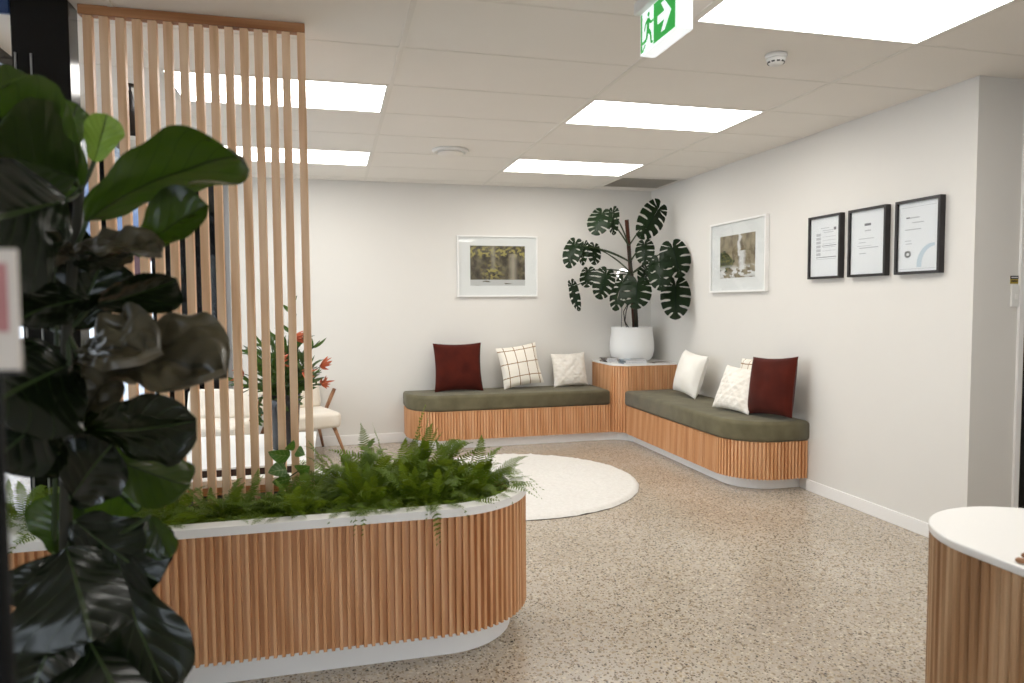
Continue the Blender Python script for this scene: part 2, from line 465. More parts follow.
    for x in (-2.85, -2.1, -1.6): b.box(x-.03, x+.03, 3.63, 3.75, 0, CH)
    b.box(-2.85, -1.6, 3.63, 3.75, CH-.07, CH); b.box(-2.85, -1.6, 3.63, 3.75, 0, .06)
    b.build('window_frame', M['black'], w)
    b = MB(); b.box(-2.82, -2.13, 3.686, 3.694, .06, CH-.07); b.box(-2.07, -1.63, 3.686, 3.694, .06, CH-.07); b.build('window_pane', M['glass'], w)
    w = struct(thing('window_3', 'x', 'x', (-2.9, 3.0, 0))); del w['label'], w['category']
    b = MB(); b.box(-2.95, -2.85, 2.3, 2.36, 0, CH); b.box(-2.95, -2.85, 3.64, 3.7, 0, CH); b.box(-2.95, -2.85, 2.3, 3.7, CH-.07, CH); b.box(-2.95, -2.85, 2.3, 3.7, 0, .06)
    b.build('window_frame', M['black'], w)
    b = MB(); b.box(-2.904, -2.896, 2.36, 3.64, .06, CH-.07); b.build('window_pane', M['glass'], w)
    # black column beside the slat screen
    c = struct(thing('column', 'x', 'x', (-1.1, 3.3, 0))); del c['label'], c['category']
    b = MB(); b.box(-1.205, -1.0, 3.245, 3.36, 0, CH, .004); b.build('column_shaft', M['black'], c)
    b = MB()
    for x in (-1.19, -1.135): b.box(x-.003, x+.003, 3.236, 3.2455, .62, 2.42)
    b.build('column_bead', M['grey'], c)

LIGHTS = [(0, -3, 'large glowing ceiling panel nearest the exit sign, cut by the photo top edge'),
          (0, 0, 'glowing ceiling panel in the middle of the right row, second from the corner plant'),
          (0, 3, 'glowing ceiling panel nearest the monstera, beside the grille vent'),
          (-2, 0, 'glowing ceiling panel behind the top of the slat screen, nearer of the two there'),
          (-2, 3, 'glowing ceiling panel behind the slat screen, closest to the back wall'),
          (0, -6, 'glowing ceiling panel overhead before the exit sign, just beyond the top edge'), (0, -9, 'glowing ceiling panel farthest from the benches, near the front window')]
shell()
for i, j, lab in LIGHTS:
    xa, xb = 1.547+1.2*i+.013, 1.547+1.2*(i+1)-.013; ya, yb = 4.0765+.6*j+.008, 4.0765+.6*(j+1)-.008
    t = thing('ceiling_light', lab, 'ceiling light', ((xa+xb)/2, (ya+yb)/2, CH), 'recessed ceiling light panels')
    b = MB(); w = .012
    b.ringprism([(xa, ya), (xb, ya), (xb, yb), (xa, yb)], [(xa+w, ya+w), (xb-w, ya+w), (xb-w, yb-w), (xa+w, yb-w)], CH-.003, CH+.019)
    b.build('frame', M['plastic'], t)
    b = MB(); b.box(xa+w, xb-w, ya+w, yb-w, CH, CH+.012); b.build('diffuser', M['lamp'], t)

# ------------------------------------------------------------------ ceiling fittings
def fittings():
    # grille vent in the corner tile
    t = thing('air_vent', 'grey square grille vent in the ceiling near the far corner', 'vent', (3.09, 6.79, CH))
    xa, xb, ya, yb = 2.76, 3.43, 6.49, 7.07
    b = MB(); b.ringprism([(xa, ya), (xb, ya), (xb, yb), (xa, yb)], [(xa+.03, ya+.03), (xb-.03, ya+.03), (xb-.03, yb-.03), (xa+.03, yb-.03)], CH-.006, CH+.019)
    b.build('frame', M['tbar'], t)
    b = MB()
    for k in range(18):
        y = ya+.04+k*.03
        b.obox(((xa+xb)/2, y, CH+.004), Vector((1, 0, 0)), Vector((0, .8, .6)), Vector((0, -.6, .8)), (xb-xa)/2-.03, .013, .0015)
    b.build('grille', M['ventdark'], t)
    b = MB(); b.box(xa+.03, xb-.03, ya+.03, yb-.03, CH+.014, CH+.019); b.build('back_plate', M['ventdark'], t)
    # round ceiling diffuser
    t = thing('ceiling_diffuser', 'round white air diffuser disc in the ceiling above the left bench', 'vent', (.945, 5.67, CH))
    b = MB(); b.lathe([(.10, CH), (.145, CH), (.15, CH-.006), (.135, CH-.02), (.12, CH-.024), (.118, CH-.012), (.10, CH-.012)], 40, (.945, 5.67)); b.build('ring', M['plastic'], t)
    b = MB(); b.lathe([(.09, CH-.002), (.09, CH-.012), (.105, CH-.03), (.10, CH-.034), (.001, CH-.04)], 40, (.945, 5.67)); b.build('disc', M['tile'], t)
    # smoke detector
    c = (2.165, 3.15)
    t = thing('smoke_detector', 'small white round smoke detector on the ceiling', 'smoke detector', (c[0], c[1], CH))
    b = MB(); b.lathe([(.052, CH), (.054, CH-.012), (.05, CH-.02), (.046, CH-.02)], 32, c); b.build('base', M['plastic'], t)
    b = MB(); b.lathe([(.044, CH-.019), (.046, CH-.028), (.04, CH-.04), (.03, CH-.05), (.018, CH-.053), (.001, CH-.053)], 32, c); b.build('cover', M['plastic'], t)
    b = MB()
    for k in range(10):
        a = 2*pi*k/10; r = Vector((cos(a), sin(a), 0)); tg = Vector((-sin(a), cos(a), 0))
        b.obox(Vector((c[0], c[1], CH-.0405))+r*.0395, tg, r, Vector((0, 0, 1)), .008, .002, .0035)
    b.build('slot', M['blackframe'], t)
    # exit sign
    xf, xb_, yn, yf, z0, z1 = 1.215, 1.279, 2.358, 2.668, 2.40, 2.56
    t = thing('exit_sign', 'green and white emergency exit sign hanging from the ceiling', 'exit sign', (1.25, 2.51, CH))
    b = MB(); b.box(xf, xb_, yn, yf, z0, z1, .003); b.build('body', M['lit_signwhite'], t)
    b = MB(); b.box(1.19, 1.305, yn-.01, yf+.01, z1, z1+.05, .006); b.build('gear_tray', M['plastic'], t)
    for yy in (2.40, 2.60):
        b = MB(); b.box(1.235, 1.262, yy, yy+.03, z1+.05, CH); b.build('bracket', M['plastic'], t)
    L, H = .29, .148
    def P(u, v, d=0): return Vector((xf-.0012-d, yf-.008-u*L, z0+.008+v*H))
    def poly(bm, pts, d):
        i = len(bm.v)
        for u, v in pts: bm.v.append(tuple(P(u, v, d)))
        n = len(pts); 
        for u, v in pts: bm.v.append(tuple(P(u, v, d-.001)))
        bm.face(range(i, i+n), False)
        for k in range(n): bm.face((i+k, i+n+k, i+n+(k+1) % n, i+(k+1) % n), False)
    b = MB(); poly(b, [(0, 0), (1, 0), (1, 1), (0, 1)], 0); face = b.build('green_panel', M['lit_green'], t)
    b = MB(); poly(b, [(.06, .0), (.40, 0), (.40, 1), (.06, 1)][::1], .0012); b.build('door_symbol', M['lit_signwhite'], t)
    b = MB()
    def limb(p, q, w0, w1):
        p, q = Vector(p), Vector(q); d = (q-p); d = Vector((d.x*L, d.y*H)).normalized(); n = Vector((-d.y/L, d.x/H))
        poly(b, [tuple(p+n*w0), tuple(p-n*w0), tuple(q-n*w1), tuple(q+n*w1)], .0024)
    poly(b, [(.255+.032*cos(a*pi/6), .86+.064*sin(a*pi/6)) for a in range(12)], .0024)
    limb((.255, .76), (.235, .47), .011, .010); limb((.25, .74), (.33, .60), .006, .005); limb((.33, .60), (.40, .62), .005, .004)
    limb((.24, .74), (.16, .66), .006, .005); limb((.16, .66), (.13, .5), .005, .004)
    limb((.235, .48), (.32, .33), .009, .007); limb((.32, .33), (.34, .08), .007, .005); limb((.34, .09), (.39, .07), .005, .004)
    limb((.235, .48), (.19, .24), .009, .007); limb((.19, .24), (.07, .21), .007, .005)
    limb((.07, .0), (.16, .14), .004, .004)
    b.build('running_figure', M['lit_green'], t)
    b = MB(); poly(b, [(.52, .40), (.72, .40), (.62, .14), (.72, .14), (.90, .5), (.72, .86), (.62, .86), (.72, .60), (.52, .60)], .0012)
    b.build('arrow', M['lit_signwhite'], t)
    # cone pendant behind the slats
    c = (-1.062, 4.4)
    t = thing('pendant_lamp', 'slim black cone hanging from the ceiling behind the slat screen', 'pendant', (c[0], c[1], CH))
    b = MB(); b.lathe([(.03, CH), (.03, CH-.008), (.006, CH-.012), (.006, CH-.03), (.010, CH-.04), (.05, CH-.27), (.047, CH-.27), (.008, CH-.05)], 24, c); b.build('shade', M['blackframe'], t)
    # blue sign board at the entry
    t = thing('hanging_sign', 'plain blue board hung at the ceiling left of the black column', 'sign', (-1.33, 3.27, CH))
    b = MB(); b.box(-1.46, -1.212, 3.26, 3.28, CH-.07, CH-.012, .003); b.build('board', plain('blue_board', '#24406e', .4), t)
    b = MB(); b.box(-1.44, -1.23, 3.264, 3.276, CH-.012, CH); b.build('bracket', M['plastic'], t)
fittings()

# ------------------------------------------------------------------ fluted joinery
def arc(cx, cy, r, a0, a1, n=14):
    return [(cx+r*cos(radians(a0+(a1-a0)*k/n)), cy+r*sin(radians(a0+(a1-a0)*k/n))) for k in range(n+1)]
def flutes(mb, path, z0, z1, pitch=.026, groove=.004, depth=.009, ch=.0065):
    """vertical ribs along an open path; the solid lies to the LEFT of the walking direction"""
    P = [Vector(p) for p in path]; cum = [0]
    for a, c in zip(P[:-1], P[1:]): cum.append(cum[-1]+(c-a).length)
    def pos(s):
        s = max(0, min(cum[-1], s))
        for k in range(len(P)-1):
            if s <= cum[k+1] or k == len(P)-2:
                d = (P[k+1]-P[k]).normalized()
                return P[k]+d*(s-cum[k]), Vector((d.y, -d.x))
    n = max(1, round(cum[-1]/pitch)); pt = cum[-1]/n
    prof = []
    for i in range(n):
        s = i*pt
        for ds, dd in ((0, 0), (groove*.5, 0), (groove*.5+ch, depth), (pt-groove*.5-ch, depth), (pt-groove*.5, 0)):
            p, nn = pos(s+ds); prof.append(p+nn*(dd-depth))
    p, nn = pos(cum[-1]); prof.append(p-nn*depth)
    b = len(mb.v)
    for p in prof: mb.v.append((p.x, p.y, z0)); mb.v.append((p.x, p.y, z1))
    for k in range(len(prof)-1):
        a = b+2*k; mb.face((a, a+2, a+3, a+1), False)
def off_poly(ol, d):
    n = len(ol); P = [Vector(p) for p in ol]; out = []
    for i in range(n):
        e1 = (P[i]-P[i-1]).normalized(); e2 = (P[(i+1) % n]-P[i]).normalized()
        t = (e1+e2).normalized(); k = max(.5, t.dot(e1)); nn = Vector((t.y, -t.x))/k
        q = P[i]-nn*d; out.append((q.x, q.y))
    return out

# ---- planter
def planter():
    x0, yf, yb, R, cx, xn, yn = -1.35, 2.70, 3.50, .40, .435, -.985, 3.24
    path = [(x0, yf), (cx, yf)] + arc(cx, yf+R, R, -90, 90, 40)[1:] + [(xn, yb)]
    ol = path + [(xn, yn), (x0, yn)]
    def inner(d): return [(-1.03, yf+d), (cx, yf+d)] + arc(cx, yf+R, R-d, -90, 90, 40)[1:] + [(xn+.05, yb-d), (xn+.05, yn-.05), (-1.03, yn-.05)]
    t = thing('planter', 'long low oak-slatted planter with a rounded end and white rim, filled with ferns', 'planter', (-.2, 3.1, 0))
    b = MB(); b.rprism(off_poly(ol, .075), 0, .115, .001, 1, False); b.build('kickboard', M['toe'], t)
    b = MB(); b.ringprism(off_poly(ol, .0225), inner(.05), .11, .586); b.build('carcass', M['oak'], t)
    b = MB(); b.rprism(inner(.051), .1155, .545, .001, 1, False); b.build('soil', M['soil'], t)
    b = MB(); flutes(b, path, .108, .586, .030, .0150, .022, .0015); b.build('fluted_cladding', M['oak'], t)
    b = MB(); b.ringprism(off_poly(ol, -.002), inner(.072), .586, .618); b.build('rim', M['white'], t)
planter()

# ---- slat screen
def screen():
    t = thing('slat_screen', 'tall oak slat screen rising from the planter to the ceiling', 'screen', (-.53, 3.3, .546))
    b = MB(); b.box(-.977, -.0905, 3.28, 3.325, CH-.04, CH-.001, .002); b.build('top_rail', M['oakrail'], t)
    xs = [-.953, -.893, -.832, -.770, -.711, -.652, -.591, -.532, -.472, -.412, -.351, -.293, -.234, -.179]
    for x in xs:
        x += .008
        b = MB(); b.box(x-.0165, x+.0165, 3.285, 3.322, .546, CH-.041, .0015); b.build('slat', M['oakslat'], t)
    b = MB(); b.box(-.1235, -.0905, 3.28, 3.325, .546, CH-.041, .0015); b.build('end_post', M['oakslat'], t)
screen()

# ---- corner bench and its raised corner unit
ZW, ZS = .375, .53
def bench():
    yf, xf, R = 6.73, 2.87, .36
    ux, uy, zu = 2.755, 6.63, .775
    # left bench: against the back wall
    t = thing('bench', 'oak-slatted bench base against the back wall under the left green cushion', 'bench', (1.7, 7.0, 0))
    pa = list(reversed(arc(.70+R, yf+R, R, 180, 270, 16)))[::-1]
    path = [(.70, YB-.002)] + pa + [(ux-.001, yf)]
    ol = path + [(ux-.001, YB-.002)]
    b = MB(); b.rprism(off_poly(ol, .0165), .095, ZW, .001, 1, False); b.build('carcass', M['oak'], t)
    b = MB(); flutes(b, path, .093, ZW, .029, .011, .016, .0015); b.build('fluted_front', M['oak'], t)
    tp = [(.80, YB-.002)] + arc(.80+.3, yf+.07+.3, .3, 180, 270, 12) + [(ux-.001, yf+.07), (ux-.001, YB-.002)]
    b = MB(); b.rprism(tp, 0, .095, .001, 1, False); b.build('kickboard', M['toe'], t)
    # right bench: against the right wall
    t2 = thing('bench', 'oak-slatted bench base against the right wall under the right green cushion', 'bench', (3.17, 5.5, 0))
    ye = 4.55
    path = [(xf, uy-.001), (xf, ye+R)] + arc(xf+R, ye+R, R, 180, 270, 18)[1:] + [(XR-.002, ye)]
    ol2 = path + [(XR-.002, uy-.001)]
    b = MB(); b.rprism(off_poly(ol2, .0165), .095, ZW, .001, 1, False); b.build('carcass', M['oak'], t2)
    b = MB(); flutes(b, path, .093, ZW, .029, .011, .016, .0015); b.build('fluted_front', M['oak'], t2)
    r = .3; tp = [(xf+.09, uy-.001)] + arc(xf+.09+r, ye+.1+r, r, 180, 270, 12) + [(XR-.002, ye+.1), (XR-.002, uy-.001)]
    b = MB(); b.rprism(tp, 0, .095, .001, 1, False); b.build('kickboard', M['toe'], t2)
    # corner unit
    t3 = thing('corner_table', 'raised oak-slatted corner table with a white top between the two benches', 'table', (3.1, 7.0, 0))
    path = [(ux, YB-.002), (ux, yf+.03)] + [(ux+.012, yf-.0), (xf-.012, uy+.022), (xf+.02, uy)] + [(XR-.002, uy)]
    olu = path + [(XR-.002, YB-.002)]
    b = MB(); b.rprism(off_poly(olu, .0165), .095, zu, .001, 1, False); b.build('carcass', M['oak'], t3)
    b = MB(); flutes(b, path, .093, zu, .029, .011, .016, .0015); b.build('fluted_front', M['oak'], t3)
    tp = [(ux, YB-.002)] + [(ux, yf+.07)] + [(ux+.09, yf+.05), (xf+.06, uy+.08), (xf+.09, uy)] + [(XR-.002, uy), (XR-.002, YB-.002)]
    b = MB(); b.rprism(tp, 0, .095, .001, 1, False); b.build('kickboard', M['toe'], t3)
    b = MB(); b.rprism(off_poly(olu, -.004)[0:0] or olu, zu, zu+.02, .003, 2, False); b.build('table_top', M['white'], t3)
    # seat cushions
    cu = [(.695, YB-.004)] + arc(.695+R, yf-.008+R, R, 180, 270, 18) + [(ux-.016, yf-.008), (ux-.016, YB-.004)]
    b = MB(); b.rprism(cu, ZW, ZS, .03, 5); tag(b.build('seat_cushion', M['olive']), 'long olive green velvet seat pad on the back wall bench', 'cushion')
    cu = [(xf-.008, uy-.012), (xf-.008, ye-.008+R)] + arc(xf-.008+R, ye-.008+R, R, 180, 270, 18)[1:] + [(XR-.004, ye-.008), (XR-.004, uy-.012)]
    b = MB(); b.rprism(cu, ZW, ZS, .03, 5); tag(b.build('seat_cushion', M['olive']), 'olive green velvet seat pad on the right wall bench, rounded near end', 'cushion')
    return zu+.02
ZU = bench()

# ---- reception counter
def counter():
    xl, xr, ye, R, y0 = 1.665, 2.265, 1.832, .299, -1.6
    path = [(xl, y0)]
    # walk so the solid is on the left: right side up, round the end, down the left side
    path = [(xr, y0), (xr, ye-R)] + arc(xr-R, ye-R, R, 0, 90, 22)[1:] + arc(xl+R, ye-R, R, 90, 180, 22) + [(xl, y0)]
    t = thing('reception_counter', 'oak-slatted reception counter with rounded end and white top at the right edge', 'counter', (2.03, .4, 0))
    b = MB(); b.rprism(off_poly(path, .075), 0, .1, .001, 1, False); b.build('kickboard', M['toe'], t)
    b = MB(); b.rprism(off_poly(path, .0095), .095, .7265, .001, 1, False); b.build('carcass', M['oakdesk'], t)
    b = MB(); flutes(b, path, .093, .7265, .030, .004, .007, .007); b.build('fluted_front', M['oakdesk'], t)
    b = MB(); b.rprism(off_poly(path, -.002), .727, .751, .005, 3, True); b.build('counter_top', M['white'], t)
    # small wooden tray at the photo's edge
    t = thing('wooden_tray', 'small wooden holder with rounded bars on the white counter top', 'tray', (1.79, 1.36, .751))
    o = Vector((1.680, 1.402, .7590))
    for dx, dy in ((0, 0), (.045, .022)):
        p = o+Vector((dx, dy, 0)); q = p+Vector((.10, -.20, 0))
        b = MB(); b.tube([p, p+(q-p)*.03, q-(q-p)*.03, q], [.004, .0075, .0075, .004], 10); b.build('bar', M['walnut'], t)
    for f in (.3, .8):
        p = o+Vector((.10, -.20, -.0035))*1
        p = o+Vector((.10*f, -.20*f, -.0035))
        b = MB(); b.tube([p, p+Vector((.045, .022, 0))], .0042, 8); b.build('crossbar', M['walnut'], t)
counter()

# ------------------------------------------------------------------ pillows
def pillow(name, label, mat, size, thick, c, face, lean, roll=0, sizey=None, disp=0, group=None):
    """c: middle of the bottom edge; face: azimuth (deg) the front looks to; lean back (deg); roll in its plane"""
    sy = sizey or size; b = MB(); n = 22
    f = Vector((cos(radians(face)), sin(radians(face)), 0)); up = Vector((0, 0, 1)); rt = up.cross(f)
    l = radians(lean); nrm = f*cos(l)+up*sin(l); upl = up*cos(l)-f*sin(l)
    r = radians(roll); rx = rt*cos(r)+upl*sin(r); uy = upl*cos(r)-rt*sin(r)
    C = Vector(c)
    def fn(sgn):
        def g(u, v):
            a, d = 2*u-1, 2*v-1
            k = max(0, (1-a*a)*(1-d*d))
            h = thick/2*k**.42
            x = a*size/2*(1-.075*(1-d*d)); y = d*sy/2*(1-.075*(1-a*a))
            h += .010*k*mnoise.noise(Vector((a*2.2+c[0]*7, d*2.2+sgn, c[1]*3)))
            if disp: h += disp*k**.3*max(sin((u+v)*22), sin((u-v)*22))
            return C + rx*x + uy*(y) + nrm*(sgn*h)
        return g
    if disp: n = 56
    b.grid(n, n, fn(1)); b2 = len(b.f); b.grid(n, n, fn(-1))
    for k in range(b2, len(b.f)): b.f[k] = tuple(reversed(b.f[k]))
    # sit the lowest corner on the seat
    mz = min(p[2] for p in b.v); dz = c[2]-mz
    b.v = [(p[0], p[1], p[2]+dz) for p in b.v]
    return b, mat
def put_pillow(name, label, mat, *a, **k):
    b, m = pillow(name, label, mat, *a, **k)
    t = thing(name, label, 'cushion', (a[2][0], a[2][1], a[2][2]), k.get('group'))
    return t, b
def pil(label, mat, *a, **k):
    b, m = pillow('pillow', label, mat, *a, **k)
    o = b.build('pillow', mat); tag(o, label, 'pillow', 'scatter pillows on the benches'); return o
z = ZS+.001
pil('dark rust velvet pillow at the left end of the back wall bench', M['redvelvet'], .50, .17, (1.235, 7.08, z), -90, 13)
pil('cream pillow with thin brown check lines on the back wall bench', M['check'], .44, .15, (1.89, 7.10, z), -90, 15, roll=8)
pil('cream knitted pillow on the back wall bench beside the corner table', M['knit'], .385, .14, (2.44, 7.12, z), -90, 14, roll=2, sizey=.36, disp=.003)
pil('plain off-white pillow on the right bench beside the corner table', M['cream'], .41, .19, (3.25, 6.0, z), 183, 15, roll=-6)
pil('cream pillow with brown stripes half hidden behind the knitted pillow on the right bench', M['check'], .42, .12, (3.335, 5.09, z), 180, 8, roll=4)
pil('cream diamond-knit pillow leaning in front of the rust pillow on the right bench', M['knit'], .40, .14, (3.19, 5.10, z), 194, 24, roll=-2, sizey=.38, disp=.0035)
pil('dark rust velvet pillow at the near end of the right bench', M['redvelvet'], .46, .17, (3.26, 4.74, z), 190, 11, roll=4)

# ------------------------------------------------------------------ rug
def rug():
    cx, cy, R = 1.36, 5.36, .985
    b = MB(); nr, na = 60, 220; rows = []
    for i in range(nr+1):
        row = []
        f = i/nr; 
        for k in range(na):
            a = 2*pi*k/na
            r = R*f*(1+.007*mnoise.noise(Vector((cos(a)*9, sin(a)*9, 1)))+.004*mnoise.noise(Vector((cos(a)*30, sin(a)*30, 3))))
            x, y = cx+r*cos(a), cy+r*sin(a)
            h = .026+.007*mnoise.noise(Vector((x*16, y*16, 0)))+.006*mnoise.noise(Vector((x*45, y*45, 5)))
            if f > .97: h *= math.sqrt(max(0, (1-f)/.03))*.8+.2
            row.append(b.vert((x, y, h)))
        rows.append(row)
    for i in range(nr):
        for k in range(na):
            j = (k+1) % na
            b.face((rows[i][k], rows[i+1][k], rows[i+1][j], rows[i][j]))
    t = thing('rug', 'round fluffy white rug on the concrete floor before the benches', 'rug', (cx, cy, 0))
    b.build('pile', M['rug'], t)
    b = MB(); b.lathe([(.01, 0.0005), (R*.993, .0005), (R*.996, .006), (R*.98, .0065), (.01, .0065)], 120, (cx, cy)); b.build('backing', M['rugback'], t)
    # second rug under the coffee table
    cx, cy = -.78, 5.28
    t = thing('rug', 'pale rug under the white coffee table, seen between the slats', 'rug', (cx, cy, 0))
    b = MB(); b.rprism([(-1.35, 4.25), (-.16, 4.25), (-.10, 4.31), (-.10, 6.2), (-.16, 6.26), (-1.35, 6.26), (-1.41, 6.2), (-1.41, 4.31)], .001, .022, .008, 3)
    b.build('pile', M['rug'], t)
rug()

# ------------------------------------------------------------------ lounge chairs, coffee table
def chair(label, c, rz):
    global WORLD
    WORLD = False
    t = thing('lounge_chair', label, 'chair', (c[0], c[1], 0), 'cream lounge chairs behind the slat screen'); t.rotation_euler = (0, 0, radians(rz))
    # local: faces -Y, width along X
    def soft(x0, x1, y0, y1, z0, z1, bev, tilt=0, py=0, pz=0):
        b = MB(); r = .05
        ol = arc(x0+r, y0+r, r, 180, 270, 5)+arc(x1-r, y0+r, r, 270, 360, 5)+arc(x1-r, y1-r, r, 0, 90, 5)+arc(x0+r, y1-r, r, 90, 180, 5)
        b.rprism(ol, z0, z1, bev, 4)
        if tilt:
            a = radians(tilt)
            b.v = [(x, py+(y-py)*cos(a)+(zz-pz)*sin(a), pz-(y-py)*sin(a)+(zz-pz)*cos(a)) for x, y, zz in b.v]
        return b
    soft(-.31, .31, -.30, .28, .285, .425, .035).build('seat', M['boucle'], t)
    soft(-.30, .30, .20, .30, .41, .68, .04, 16, .25, .41).build('backrest', M['boucle'], t)
    for sx in (-1, 1):
        for y0, y1 in ((-.24, -.30), (.22, .32)):
            b = MB(); b.tube([(sx*.25, y0, .285), (sx*.335, y1, .012)], [.019, .012], 10)
            lg = b.build('leg', M['walnut'], t)
            b = MB(); b.tube([(sx*.335, y1, .012), (sx*.339, y1*1.005, 0)], [.012, .011], 10); b.build('foot_cap', M['blackframe'], lg)
        b = MB(); b.obox((sx*.345, .12, .50), Vector((sx*.42, 0, .9)), Vector((0, 1, 0)), Vector((.9, 0, -sx*.42)), .11, .022, .011)
        b.build('armrest', M['walnut'], t)
    WORLD = True
    return t
chair('cream lounge chair with splayed wooden legs right of the flower vase', (-.315, 6.84), 20)
chair('cream lounge chair at the left behind the coffee table, seen between the slats', (-1.02, 6.42), -12)
def coffee():
    t = thing('coffee_table', 'low white coffee table with dark wooden edge behind the slat screen', 'table', (-.6, 5.28, .022))
    x0, x1, y0, y1 = -1.15, -.135, 4.70, 5.86
    b = MB(); b.box(x0, x1, y0, y1, .386, .40, .003); b.build('table_top', M['white'], t)
    b = MB(); b.box(x0+.004, x1-.02, y0+.004, y1-.02, .325, .3855, .003); b.build('apron', M['darkwood'], t)
    for x in (x0+.08, x1-.09):
        for y in (y0+.08, y1-.09):
            b = MB(); b.tube([(x, y, .325), (x, y, .0225)], [.024, .016], 10); b.build('leg', M['walnut'], t)
coffee()

# ------------------------------------------------------------------ pictures
def picture(label, o, ex, n, w, h, d, fw, mats, art, group, cat='picture', name='framed_picture'):
    """o: lower left on the wall seen from the front, ex: to the right, n: out of the wall"""
    ez = Vector((0, 0, 1)); o = Vector(o)
    t = thing(name, label, cat, tuple(o+ex*w/2), group)
    def bx(b, u0, u1, v0, v1, d0, d1):
        b.obox(o+ex*((u0+u1)/2)+ez*((v0+v1)/2)+n*((d0+d1)/2), ex, ez, n, abs(u1-u0)/2, abs(v1-v0)/2, abs(d1-d0)/2)
    b = MB()
    bx(b, 0, fw, 0, h, .001, d); bx(b, w-fw, w, 0, h, .001, d); bx(b, fw, w-fw, 0, fw, .001, d); bx(b, fw, w-fw, h-fw, h, .001, d)
    b.build('frame', mats[0], t)
    b = MB(); bx(b, fw, w-fw, fw, h-fw, .003, d-.016); mt = b.build('mount', mats[1], t)
    art(bx, t, w, h, d-.016)
    b = MB(); bx(b, fw, w-fw, fw, h-fw, d-.009, d-.006); b.build('glazing', M['glass'], t)
    return t
def photo_mat(name, kind):
    t = NT(name); uv = t.coord('UV'); s = t.n('SeparateXYZ'); t.l(uv, s.inputs[0]); X, Y = s.outputs[0], s.outputs[1]
    def nz(sc, d=5, off=0):
        mp = t.n('Mapping'); mp.inputs['Scale'].default_value = sc; mp.inputs['Location'].default_value = (off, off*2, 0); t.l(uv, mp.inputs[0])
        q = t.n('TexNoise'); q.inputs['Scale'].default_value = 1; q.inputs['Detail'].default_value = d; t.l(mp.outputs[0], q.inputs['Vector']); return q.outputs[0]
    def bell(v, c, w): return t.math('MAXIMUM', 0, t.math('SUBTRACT', 1, t.math('DIVIDE', t.math('ABSOLUTE', t.math('SUBTRACT', v, c)), w)))
    if kind == 'pool':
        c = t.ramp(nz((9, 5, 1)), [(.3, '#2a231b'), (.48, '#554b3b'), (.6, '#6e6550'), (.75, '#8a7f6a')])
        trunks = t.math('GREATER_THAN', nz((16, 1.2, 1), 3, 4), .56); c = t.mix(t.math('MULTIPLY', trunks, .55), c, '#241d17')
        lf = t.math('MULTIPLY', t.math('GREATER_THAN', nz((14, 12, 1), 3, 9), .52), t.math('MAXIMUM', bell(Y, .84, .2), t.math('MULTIPLY', bell(Y, .35, .3), bell(X, .4, .25))))
        c = t.mix(t.math('MINIMUM', 1, t.math('MULTIPLY', lf, 1.4)), c, '#a79b58')
        fall = t.math('MULTIPLY', bell(X, .78, .1), t.math('LESS_THAN', Y, .8)); c = t.mix(t.math('MULTIPLY', fall, .8), c, '#b5ab99')
        fall = t.math('MULTIPLY', bell(X, .42, .06), t.math('GREATER_THAN', Y, .4)); c = t.mix(t.math('MULTIPLY', fall, .6), c, '#b0a795')
        sh = t.math('MULTIPLY', t.math('LESS_THAN', Y, .15), t.math('GREATER_THAN', nz((4, 14, 1), 3, 2), .4)); c = t.mix(sh, c, '#c9c8c6')
    else:
        c = t.ramp(nz((7, 3, 1)), [(.3, '#574c3a'), (.5, '#8d7f66'), (.7, '#ab9d83')])
        g = t.math('MULTIPLY', bell(X, .1, .5), bell(Y, .38, .42)); g = t.math('GREATER_THAN', t.math('ADD', g, t.math('MULTIPLY', nz((9, 9, 1), 4, 5), .5)), .62)
        c = t.mix(g, c, t.ramp(nz((18, 16, 1), 3, 3), [(.35, '#1d2113'), (.55, '#4e5326'), (.7, '#8a8138')]))
        wx = t.math('ADD', X, t.math('MULTIPLY', t.math('SUBTRACT', nz((3, 6, 1), 4, 7), .5), .25))
        wf = t.math('MULTIPLY', bell(wx, .56, .055), t.math('GREATER_THAN', Y, .5))
        wf2 = t.math('MULTIPLY', bell(wx, .64, .13), t.math('MULTIPLY', t.math('LESS_THAN', Y, .62), t.math('GREATER_THAN', Y, .18)))
        wf3 = t.math('MULTIPLY', bell(Y, .12, .2), t.math('GREATER_THAN', nz((6, 9, 1), 4, 1), .5))
        w = t.math('MINIMUM', 1, t.math('MULTIPLY', t.math('ADD', t.math('ADD', wf, wf2), wf3), 1.5)); c = t.mix(w, c, '#dedcda')
    t.l(c, t.b.inputs['Base Color']); t.set(Roughness=.3); return t.m
def photo(kind, ml, mb_, mr, mt):
    def f(bx, t, w, h, d):
        WD = t
        b = MB(); return_o = t
        # one quad with uv, lying on the mount
        o = f.o; ex, n = f.ex, f.n; ez = Vector((0, 0, 1))
        def q(u, v, dd): return o+ex*u+ez*v+n*dd
        i = [b.vert(q(u, v, d+.0008), (a, c)) for u, v, a, c in ((ml, mb_, 0, 0), (w-mr, mb_, 1, 0), (w-mr, h-mt, 1, 1), (ml, h-mt, 0, 1))]
        j = [b.vert(q(u, v, d), (a, c)) for u, v, a, c in ((ml, mb_, 0, 0), (w-mr, mb_, 1, 0), (w-mr, h-mt, 1, 1), (ml, h-mt, 0, 1))]
        b.face(i, False)
        for k in range(4): b.face((i[k], j[k], j[(k+1) % 4], i[(k+1) % 4]), False)
        b.build('photograph', photo_mat('photo_'+kind, kind), t)
    return f
